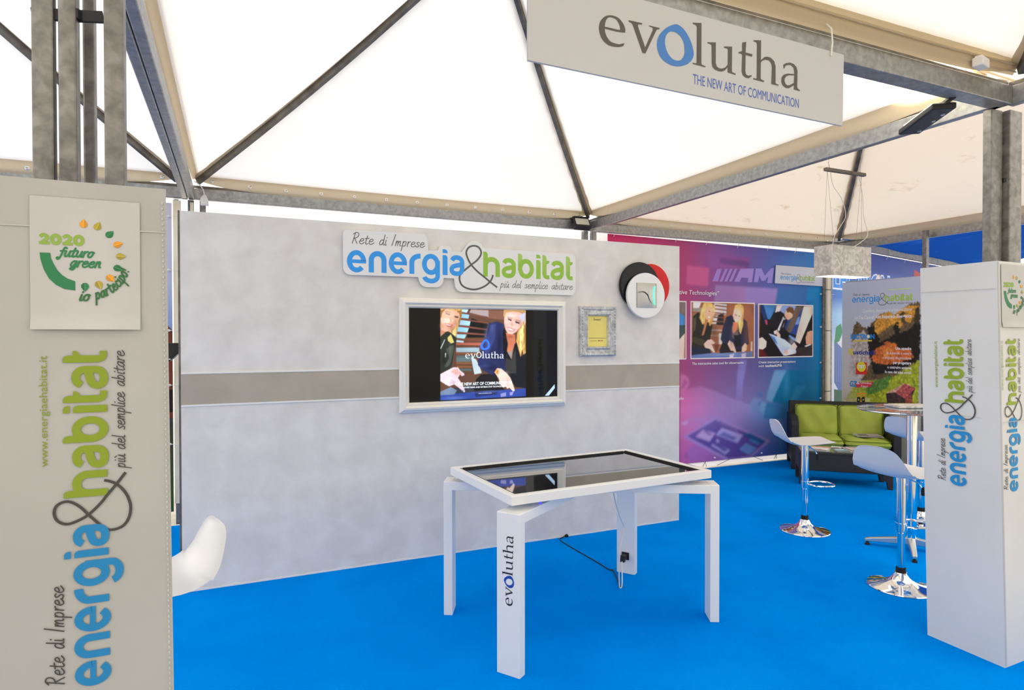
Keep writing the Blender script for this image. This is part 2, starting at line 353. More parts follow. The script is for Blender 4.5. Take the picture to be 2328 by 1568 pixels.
# ---- the two-colour word mark, in millimetres; baseline 25
def wordmark(Fb, Fg, Fa, Fs, T, Ft=None, Fw=None, sub=True, www=False, blue=(52, 148, 222), green=(140, 182, 62), grey=(88, 88, 84), g2=None, bold=1.0, sw=5.5):
    Ft = Ft or Fs; Fw = Fw or Fs
    for F in {id(f): f for f in (Fb, Fg, Fa, Fs, Ft, Fw)}.values(): F.T = T
    sv, hz = 37 * bold, 33 * bold
    def E(x):
        l = Fb.layer; Fb.layer += 1
        Fb.stroke(ell(x + 68, 98, 50, 62, 0, 318, 30), 35 * bold, blue, l); Fb.rect(x + 36, 85, x + 135, 111, blue, l)
    def A(F, x, col, k=1.0):
        l = F.layer; F.layer += 1
        p = [(22, 139), (34, 156), (58, 163), (84, 157), (101, 136), (102, 100), (101, 68), (86, 46), (57, 40), (29, 47), (18, 69), (28, 90), (54, 101), (84, 108), (101, 118)]
        F.stroke([(x + a * k, b) for a, b in crom(p, 4)], 35 * bold, col, l)
    amp = [(1132, 43), (1124, 18), (1106, -12), (1070, -43), (1025, -65), (972, -76), (915, -68), (875, -45), (858, -12), (857, 20), (870, 45), (900, 71), (950, 112), (994, 146), (1026, 185), (1032, 219), (1012, 251), (973, 260), (933, 246), (911, 208), (922, 163), (950, 115), (1003, 63), (1052, 28), (1111, -16), (1167, -54)]
    Fa.stroke(crom(amp, 5), 14 if bold >= 1 else 17, grey)
    E(15)
    Fb.stroke([(187, 23), (187, 70)] + ell(233, 112, 46, 48, 180, 0, 20) + [(279, 70), (279, 23)], sv, blue)
    E(313)
    Fb.stroke([(485, 25), (485, 70)] + ell(551, 110, 66, 49, 180, 90, 12), sv, blue)
    l = Fb.layer; Fb.layer += 1
    Fb.stroke(ell(631, 101, 51, 61, 0, 360, 32)[:-1], 36 * bold, blue, l, closed=True)
    Fb.stroke([(683, 130), (683, 60)] + ell(631, 14, 52, 37, 0, -168, 20), 35 * bold, blue, l)
    def dotted_i(F, x, col):
        F.poly([(x, 26), (x + 39, 26), (x + 39, 156), (x + 34, 169), (x + 24, 176), (x, 176)], col)
        F.poly([(x, 191), (x + 39, 191), (x + 39, 202), (x + 34, 213), (x + 22, 220), (x, 220)], col)
    dotted_i(Fb, 722, blue); A(Fb, 775, blue)
    gt = g2 or green
    def stem(x, y0, y1, gg=green):
        Fg.poly([(x, y0), (x + 38, y0), (x + 38, y1 - 22), (x + 32, y1 - 7), (x + 20, y1), (x, y1)], [green, green, gg, gg, gg, gg])
    stem(1050, 27, 220); Fg.stroke([(1069, 80)] + ell(1120, 114, 51, 49, 180, 0, 20) + [(1171, 80), (1171, 28)], sv, green)
    A(Fg, 1204, green, 1.03)
    stem(1346, 88, 221, gt); Fg.stroke(ell(1416, 102, 51, 61, 0, 360, 32)[:-1], 36 * bold, green, closed=True)
    dotted_i(Fg, 1507, green); A(Fg, 1635, green, 1.03)
    for x in (1562, 1779):
        stem(x, 60, 219, gt); Fg.stroke([(x + 19, 75), (x + 19, 62), (x + 24, 48), (x + 36, 42), (x + 62, 42)], 32, green); Fg.poly([(x + 36, 146), (x + 52, 150), (x + 62, 162), (x + 62, 175), (x + 36, 175)], green)
    hand(Fs, 'Rete', 52, 205, 224, 38, sw, grey); hand(Fs, 'di', 245, 300, 224, 38, sw, grey); hand(Fs, 'I', 335, 360, 224, 40, sw, grey); hand(Fs, 'mprese', 360, 582, 224, 36, sw, grey)
    if sub:
        for wd, a, b in (('più', 1192, 1268), ('del', 1296, 1374), ('semplice', 1405, 1612), ('abitare', 1645, 1842)): hand(Ft, wd, a, b, -52, 30, sw * .8, grey)
    if www: Fw.text('www.energiaehabitat.it', 1227, 285, 36, tuple(int(c * .98) for c in green), wd=590)

# ---- the serif word, outlines in millimetres, baseline 0
def serif_word(F, T, dark, blue, thin_o=False):
    F.T = T; l = F.layer; F.layer += 2
    F.band(crom(SER['e_out'], 3), crom(SER['e_in'], 3), dark, l); F.poly(SER['e_bar'], dark, l); F.poly(SER['v'], dark, l)
    if thin_o:
        ox = sum(p[0] for p in SER['o_out']) / 18
        F.stroke(ell(ox + 6, 76, 54, 64, 0, 360, 32)[:-1], [26 - 12 * abs(math.sin(2 * PI * i / 32 + .3)) for i in range(32)], dark, l, closed=True)
    else:
        F.band(crom(SER['o_out'], 4, True), crom(SER['o_in'], 4, True), blue, l, True)
    for k in 'luth': F.poly(SER[k], dark, l)
    F.poly(SER['a'], dark, l); F.band(SER['a_out'], SER['a_in'], dark, l)

# ---- soft prints: polygons rasterised into a grid of vertex colours, blurred a little like a photograph
import numpy as np
def vnoise(nx, ny, fx, fy, seed):
    r = np.random.RandomState(seed).rand(max(2, int(fy)) + 2, max(2, int(fx)) + 2)
    x = np.linspace(0, r.shape[1] - 1.001, nx); y = np.linspace(0, r.shape[0] - 1.001, ny)
    xi, yi = x.astype(int), y.astype(int); fxx, fyy = (x - xi)[None, :], (y - yi)[:, None]
    fxx = fxx * fxx * (3 - 2 * fxx); fyy = fyy * fyy * (3 - 2 * fyy)
    a, b, c, d = r[yi][:, xi], r[yi][:, xi + 1], r[yi + 1][:, xi], r[yi + 1][:, xi + 1]
    return (a * (1 - fxx) + b * fxx) * (1 - fyy) + (c * (1 - fxx) + d * fxx) * fyy - .5
def gblur(a, s):
    if s <= 0: return a
    k = int(3 * s) + 1; w_ = np.exp(-.5 * (np.arange(-k, k + 1) / s) ** 2); w_ /= w_.sum()
    for ax in (0, 1):
        p = np.pad(a, [(k, k) if i == ax else (0, 0) for i in range(3)], 'edge'); n = a.shape[ax]
        a = sum(w_[i] * (p[i:i + n] if ax == 0 else p[:, i:i + n]) for i in range(2 * k + 1))
    return a
def raster(polys, x0, y0, x1, y1, nx, ny, bg, blur=1.0, warp=0, noise=0, hair=0, blobs=(), seed=1, sharp=()):
    NX, NY = nx * 2, ny * 2
    X, Y = np.meshgrid(np.linspace(x0, x1, NX), np.linspace(y0, y1, NY))
    img = np.zeros((NY, NX, 3)); img[:] = bg(X, Y) if callable(bg) else bg
    n1 = vnoise(NX, NY, NX / 7, NY / 7, seed) + .6 * vnoise(NX, NY, NX / 3, NY / 3, seed + 1); n2 = vnoise(NX, NY, NX / 7, NY / 7, seed + 2) + .6 * vnoise(NX, NY, NX / 3, NY / 3, seed + 3)
    hn = vnoise(NX, NY, NX / 4, NY / 26, seed + 4) + .5 * vnoise(NX, NY, NX / 2.2, NY / 14, seed + 5)
    big = vnoise(NX, NY, 7, 7, seed + 6)
    def fill(pts, c, wp):
        PX, PY = X + wp * n1, Y + wp * n2; m = np.zeros(X.shape, bool); n = len(pts)
        xs = [p[0] for p in pts]; ys = [p[1] for p in pts]; pad = abs(wp) + 1
        jx = np.where((X[0] >= min(xs) - pad) & (X[0] <= max(xs) + pad))[0]; jy = np.where((Y[:, 0] >= min(ys) - pad) & (Y[:, 0] <= max(ys) + pad))[0]
        if not len(jx) or not len(jy): return
        sl = (slice(jy[0], jy[-1] + 1), slice(jx[0], jx[-1] + 1)); px, py = PX[sl], PY[sl]; mm = np.zeros(px.shape, bool)
        for i in range(n):
            (ax, ay), (bx, by) = pts[i - 1], pts[i]
            if ay == by: continue
            mm ^= ((ay > py) != (by > py)) & (px < (bx - ax) * (py - ay) / (by - ay) + ax)
        cc = c(X[sl], Y[sl]) if callable(c) else np.array(c, float)[None, None, :]
        cc = np.broadcast_to(cc, px.shape + (3,)).copy()
        if noise: cc *= (1 + noise * (n1[sl] + n2[sl] + .5 * hn[sl]))[..., None]
        else: cc *= (1 + .16 * big[sl])[..., None]
        if hair and not callable(c) and c[0] - c[2] > 95 and c[1] > 140: cc *= (1 + hair * hn[sl])[..., None]
        sub = img[sl]; sub[mm] = np.clip(cc, 0, 255)[mm]
    for p, c in polys: fill(p, c, warp)
    img = gblur(img, blur * 2)
    for (cx, cy, rx, ry, c, al) in blobs:
        w_ = al * np.exp(-(((X - cx) / rx) ** 2 + ((Y - cy) / ry) ** 2)); img = img * (1 - w_[..., None]) + np.array(c, float) * w_[..., None]
    for p, c in sharp: fill(p, c, 0)
    img = gblur(img, .8)
    return img[::2, ::2]
def grid_print(name, img, x0, y0, x1, y1, O, U, V, h, m, parent, gain=1.0, mask=None):
    """place a colour grid as one flat mesh; x and y in metres along U and V"""
    ny, nx = img.shape[:2]; O, U, V = np.array(O, float), np.array(Vector(U).normalized()), np.array(Vector(V).normalized()); N = np.cross(U, V)
    xs, ys = np.meshgrid(np.linspace(x0, x1, nx), np.linspace(y0, y1, ny))
    if mask: xs, ys = mask(xs, ys)
    P = O + xs[..., None] * U + ys[..., None] * V + N * h
    i = (np.arange(ny - 1)[:, None] * nx + np.arange(nx - 1)[None, :]).ravel()
    F = np.stack([i, i + 1, i + nx + 1, i + nx], 1)
    me = bpy.data.meshes.new(name); me.vertices.add(nx * ny); me.vertices.foreach_set('co', P.reshape(-1))
    me.loops.add(F.size); me.loops.foreach_set('vertex_index', F.ravel().astype(np.int32)); me.polygons.add(len(F)); me.polygons.foreach_set('loop_start', (np.arange(len(F)) * 4).astype(np.int32)); me.update()
    c = np.clip(img.reshape(-1, 3) / 255.0, 0, 1); c = np.where(c <= .04045, c / 12.92, ((c + .055) / 1.055) ** 2.4) * gain
    c = np.concatenate([np.minimum(c, .96), np.ones((len(c), 1))], 1)
    at = me.color_attributes.new('Col', 'FLOAT_COLOR', 'POINT'); at.data.foreach_set('color', c.ravel().astype(np.float32))
    me.materials.append(m); o = bpy.data.objects.new(name, me); COL.objects.link(o); attach(o, parent, True); return o

SER={'e_out':[(109,58),(110,70),(104,85),(92,98),(75,107),(49,108),(28,101),(13,88),(3,72),(0,54),(2,39),(10,21),(24,8),(44,0),(75,1),(94,6),(102,11),(106,20)],'e_in':[(87,63),(88,69),(85,80),(79,90),(68,99),(49,101),(38,97),(30,88),(26,77),(24,64),(24,52),(28,37),(38,23),(52,14),(79,12),(89,14),(97,17),(106,20)],'e_bar':[(23,63),(87,63),(109,65),(109,58),(77,55),(23,56)],'v':[(124,106),(183,107),(181,101),(167,100),(164,95),(166,88),(196,22),(229,90),(230,98),(226,100),(212,102),(213,105),(260,105),(259,100),(248,97),(244,91),(197,0),(184,0),(142,92),(136,98),(124,101)],'o_out':[(332,133),(350,132),(371,122),(391,102),(408,74),(417,44),(415,27),(403,8),(380,-9),(344,-21),(312,-22),(281,-13),(261,3),(250,26),(248,49),(256,74),(274,97),(300,118)],'o_in':[(316,103),(332,103),(348,97),(362,85),(371,69),(374,47),(373,29),(366,15),(355,4),(341,0),(323,1),(307,10),(294,25),(286,44),(284,61),(288,80),(296,92),(306,100)],'l':[(412,155),(454,162),(454,10),(457,5),(474,2),(473,-2),(412,0),(413,5),(428,5),(431,8),(432,143),(427,149),(412,151)],'u':[(483,95),(524,102),(524,22),(529,11),(540,6),(555,7),(571,14),(583,27),(584,85),(580,89),(564,89),(564,94),(605,101),(604,8),(607,1),(623,0),(622,-6),(583,-3),(582,16),(568,2),(552,-5),(537,-6),(519,-3),(508,5),(504,19),(503,85),(499,90),(483,91)],'t':[(656,126),(677,133),(674,91),(710,90),(707,80),(674,81),(673,19),(676,6),(687,2),(705,7),(705,2),(690,-8),(674,-8),(660,-1),(654,11),(656,80),(637,82),(637,85),(656,93)],'h':[(715,147),(755,154),(754,75),(774,91),(787,95),(807,94),(826,83),(833,64),(833,-1),(836,-6),(850,-7),(848,-12),(810,-11),(813,58),(809,72),(797,81),(778,81),(763,75),(754,65),(753,3),(757,-2),(772,-4),(770,-10),(713,-8),(714,-3),(729,-3),(732,1),(733,135),(730,141),(715,142)],'a':[(877,63),(875,77),(888,86),(912,93),(933,91),(949,81),(955,65),(953,1),(956,-6),(969,-10),(967,-15),(934,-13),(934,13),(936,45),(936,62),(931,76),(916,83),(899,81),(887,75),(882,65)],'a_out':[(937,50),(899,46),(878,38),(866,25),(864,7),(872,-7),(889,-14),(906,-13),(934,4)],'a_in':[(937,45),(906,40),(892,34),(884,24),(882,14),(887,3),(897,-2),(909,0),(934,13)]}
TVART=[([(238,702),(958,703),(958,9),(236,5)],(95,66,52)),([(407,700),(465,698),(451,672),(407,678)],(190,225,240)),([(410,668),(471,656),(464,627),(400,633)],(150,205,235)),([(485,699),(631,695),(631,639),(471,674)],(165,150,150)),([(400,617),(482,608),(475,572),(389,578)],(165,210,235)),([(488,631),(624,586),(613,541),(596,482),(450,482)],(22,24,24)),([(379,565),(468,556),(454,521),(362,527)],(150,205,235)),([(366,508),(447,505),(433,472),(369,479)],(165,215,235)),([(366,463),(426,456),(423,442),(365,447)],(180,215,225)),([(631,695),(767,694),(759,621),(631,632)],(125,85,70)),([(403,676),(624,645),(624,636),(403,666)],(115,70,62)),([(403,630),(624,600),(624,588),(403,617)],(120,70,60)),([(389,578),(617,550),(616,537),(383,565)],(125,72,62)),([(369,527),(603,511),(601,498),(364,513)],(130,75,65)),([(369,476),(589,466),(589,454),(369,462)],(120,68,58)),([(362,442),(582,441),(575,420),(362,426)],(175,95,80)),([(363,405),(554,404),(554,368),(365,370)],(150,175,190)),([(365,370),(561,361),(561,346),(365,355)],(125,78,55)),([(365,344),(554,342),(554,326),(365,328)],(80,100,105)),([(365,296),(488,291),(488,275),(365,278)],(135,85,60)),([(365,328),(484,327),(484,294),(365,296)],(95,115,118)),([(365,267),(491,262),(491,249),(372,252)],(140,90,62)),([(375,245),(491,242),(491,223),(389,225)],(85,100,100)),([(484,333),(526,313),(554,261),(574,205),(512,196),(497,262)],(190,208,215)),([(238,702),(410,704),(411,649),(396,610),(383,572),(369,514),(364,482),(349,444),(335,431),(308,450),(295,488),(309,533),(282,584)],(196,158,92)),([(335,533),(362,572),(359,508),(342,444),(329,456)],(235,215,150)),([(376,687),(409,688),(403,630),(383,591)],(165,115,55)),([(238,552),(282,527),(255,495),(238,488)],(190,130,105)),([(241,696),(296,697),(349,692),(390,668),(395,642),(381,604),(357,565),(319,533),(279,525),(248,539),(238,558)],(226,176,150)),([(238,685),(282,701),(256,672),(242,628),(238,621)],(150,100,55)),([(242,628),(296,628),(322,619),(309,594),(256,584)],(243,205,182)),([(319,629),(349,616),(342,602),(319,610)],(240,200,180)),([(271,593),(309,583),(338,581),(323,561),(290,566)],(190,85,85)),([(277,588),(309,579),(330,578),(319,570),(290,574)],(240,235,230)),([(279,670),(319,661),(312,652),(281,660)],(70,48,42)),([(351,647),(384,641),(380,631),(353,636)],(75,50,44)),([(276,682),(322,675),(324,670),(276,676)],(130,90,60)),([(238,488),(282,525),(315,523),(364,482),(363,431),(343,354),(329,265),(295,227),(237,206)],(42,46,42)),([(282,393),(342,431),(349,399),(321,291),(281,253),(271,266),(308,329)],(72,80,72)),([(237,400),(272,469),(277,467),(242,393)],(200,210,205)),([(275,364),(285,364),(280,329),(274,330)],(215,225,225)),([(295,482),(322,508),(349,444),(322,436),(298,457)],(205,190,110)),([(526,157),(567,195),(694,202),(716,125),(780,57),(498,61)],(28,28,34)),([(254,82),(505,119),(511,57),(348,44),(241,51)],(52,56,66)),([(236,51),(511,59),(958,74),(958,9),(236,5)],(48,72,158)),([(236,73),(321,105),(371,78),(348,47),(236,45)],(110,130,160)),([(511,57),(723,62),(694,34),(525,20)],(36,48,100)),([(760,701),(958,700),(958,357),(934,341),(921,388),(905,326),(884,361),(868,455),(879,522),(912,589),(876,655)],(206,164,92)),([(898,535),(935,602),(931,482),(912,361),(897,395)],(240,215,140)),([(938,576),(958,603),(958,387),(942,361)],(165,120,60)),([(774,521),(857,505),(862,442),(840,388),(802,361),(774,394),(761,455)],(206,122,92)),([(765,690),(799,702),(890,699),(951,693),(942,636),(914,575),(870,528),(833,507),(795,512),(774,548),(763,601)],(234,188,176)),([(760,699),(839,704),(953,702),(938,666),(898,681),(839,688),(781,677),(767,634),(757,654)],(190,148,96)),([(890,655),(950,683),(942,636),(920,602)],(205,205,230)),([(788,568),(839,550),(862,547),(843,527),(803,535)],(195,90,95)),([(794,561),(839,544),(855,542),(838,534),(804,541)],(250,250,250)),([(796,634),(830,621),(825,612),(797,624)],(60,50,60)),([(861,612),(901,601),(895,590),(862,599)],(60,50,60)),([(792,646),(833,635),(833,629),(792,640)],(150,110,90)),([(861,624),(907,614),(905,609),(861,618)],(150,110,90)),([(821,598),(846,588),(839,572),(819,578)],(222,165,150)),([(766,396),(802,361),(840,388),(824,299),(781,322)],(150,140,130)),([(774,396),(831,298),(853,428),(872,442),(905,326),(958,360),(958,74),(860,88),(788,190),(752,257)],(26,28,38)),([(759,329),(824,302),(862,388),(869,194),(780,200)],(58,58,60)),([(635,593),(702,608),(763,588),(772,482),(759,376),(775,289),(770,190),(712,248),(687,218),(666,186),(581,227),(543,267),(540,300),(568,378),(596,456)],(38,46,92)),([(645,574),(695,594),(688,482),(631,351),(582,306),(610,430)],(52,62,118)),([(554,280),(659,285),(716,251),(680,219),(595,240)],(30,38,80)),([(752,535),(767,574),(795,429),(773,283),(755,376)],(20,20,28)),([(680,209),(702,241),(739,237),(789,196),(818,162),(840,108),(856,58),(840,51),(809,83),(789,75),(773,104),(759,84),(731,105),(717,158)],(232,208,196)),([(680,209),(698,238),(719,218),(712,185)],(235,160,90)),([(730,39),(780,49),(780,18),(734,12)],(140,140,200)),([(809,48),(846,51),(833,22),(813,22)],(150,150,210)),([(237,206),(288,231),(341,255),(379,254),(394,231),(426,208),(431,193),(409,185),(395,199),(378,173),(410,128),(437,69),(429,59),(409,77),(376,103),(348,124),(308,111),(281,124),(237,152)],(234,214,224)),([(335,236),(375,248),(382,229),(416,199),(406,193),(378,209),(362,200),(321,217)],(225,175,170)),([(321,169),(361,142),(351,130),(308,118)],(210,185,205)),([(1122,9),(1211,100),(1213,68),(1159,9)],(176,208,236))]
GHOST=[([(1657,2331),(2735,2332),(2687,2102),(1642,2117)],(140,118,178)),([(1665,2325),(2177,2329),(2162,2116),(1642,2123)],(150,112,165)),([(1206,2561),(1555,2552),(1540,2309),(1192,2321)],(178,82,128)),([(1555,2722),(2242,2721),(2209,2556),(1555,2552)],(128,72,135)),([(1734,2695),(2226,2664),(2218,2584),(1734,2622)],(95,60,115)),([(2050,1365),(2189,1365),(2149,1115),(2032,1118)],(120,110,175)),([(3296,2366),(3583,2367),(3584,2187),(3260,2180)],(20,122,178)),([(2735,2347),(3296,2366),(3261,2100),(2701,2096)],(55,100,158))]
AMG=[([(1691,2534),(1763,2537),(1704,2375),(1610,2372)],(150,118,185)),([(1821,2540),(1866,2544),(1774,2375),(1727,2374)],(150,118,185)),([(1901,2543),(1946,2547),(1854,2378),(1806,2376)],(150,118,185)),([(1981,2546),(2026,2551),(1934,2381),(1886,2379)],(150,118,185)),([(1974,2379),(2078,2553),(2309,2566),(2276,2383),(2202,2380),(2213,2437),(2095,2437),(2063,2382)],(150,122,188)),([(2310,2387),(2342,2567),(2443,2572),(2502,2480),(2621,2585),(2668,2587),(2631,2385),(2545,2382),(2562,2470),(2503,2410),(2444,2408),(2406,2470),(2385,2387)],(140,125,195))]
LOWER=[([(2036,1233),(2141,1231),(2113,811),(2003,851)],(125,115,178)),([(2899,1215),(3554,1200),(3566,779),(2964,783),(2952,729),(2640,789)],(0,102,148)),([(3091,986),(3285,998),(3130,815),(2927,730)],(35,125,170)),([(2681,1219),(2899,1215),(2640,789),(2524,821),(2602,1038)],(105,150,195)),([(2542,784),(2952,729),(2852,543),(2489,575)],(45,105,160)),([(2243,779),(2313,857),(2409,844),(2470,805),(2446,697),(2362,692),(2261,706)],(118,135,190)),([(2445,797),(2542,784),(2488,627),(2416,667)],(120,155,200)),([(2385,800),(2445,806),(2428,752),(2398,754)],(85,110,175)),([(2349,919),(2457,942),(2481,878),(2433,861)],(80,105,170)),([(1142,413),(1685,632),(2618,262),(2269,72),(1897,58),(1828,64)],(150,125,185)),([(1216,417),(1669,598),(2532,263),(2245,84),(1896,76)],(82,66,138)),([(1340,400),(1459,483),(1669,427),(1570,320)],(165,140,190)),([(1669,401),(1770,491),(2138,375),(2034,270)],(150,140,195)),([(1714,398),(1804,432),(2022,343),(1964,315)],(95,95,165)),([(1586,275),(1647,297),(1919,189),(1828,134)],(150,140,195)),([(1625,290),(1681,290),(1873,193),(1816,179)],(75,70,135)),([(1664,340),(1714,345),(1743,308),(1692,294)],(150,140,190)),([(2063,188),(2174,265),(2376,183),(2233,94)],(95,125,185)),([(2221,293),(2292,325),(2448,242),(2388,219)],(70,115,175)),([(2127,380),(2244,391),(2532,263),(2460,232)],(40,80,140)),([(1669,576),(1736,585),(2056,447),(2045,412)],(105,90,155)),([(1470,465),(1514,467),(1614,404),(1580,402)],(95,80,145)),([(1243,256),(1329,295),(1487,239),(1506,115),(1254,92)],(150,96,165)),([(1169,202),(1222,219),(1233,137),(1180,124)],(145,90,150)),([(1105,581),(1210,618),(1227,575),(1173,543)],(190,140,185)),([(1210,610),(1296,632),(1404,623),(1525,584),(1519,571),(1404,608),(1301,618),(1227,587)],(165,120,180)),([(1103,1194),(1177,1188),(1228,1148),(1247,1105),(1244,1058),(1167,979),(1104,951)],(186,104,152)),([(1167,1141),(1231,1096),(1125,1006),(1119,1023)],(165,85,135))]
TABLEPLANE=[(1104,990),(1430,1043),(2231,770),(2777,571),(2853,474),(2855,65),(1942,54),(1106,66)]
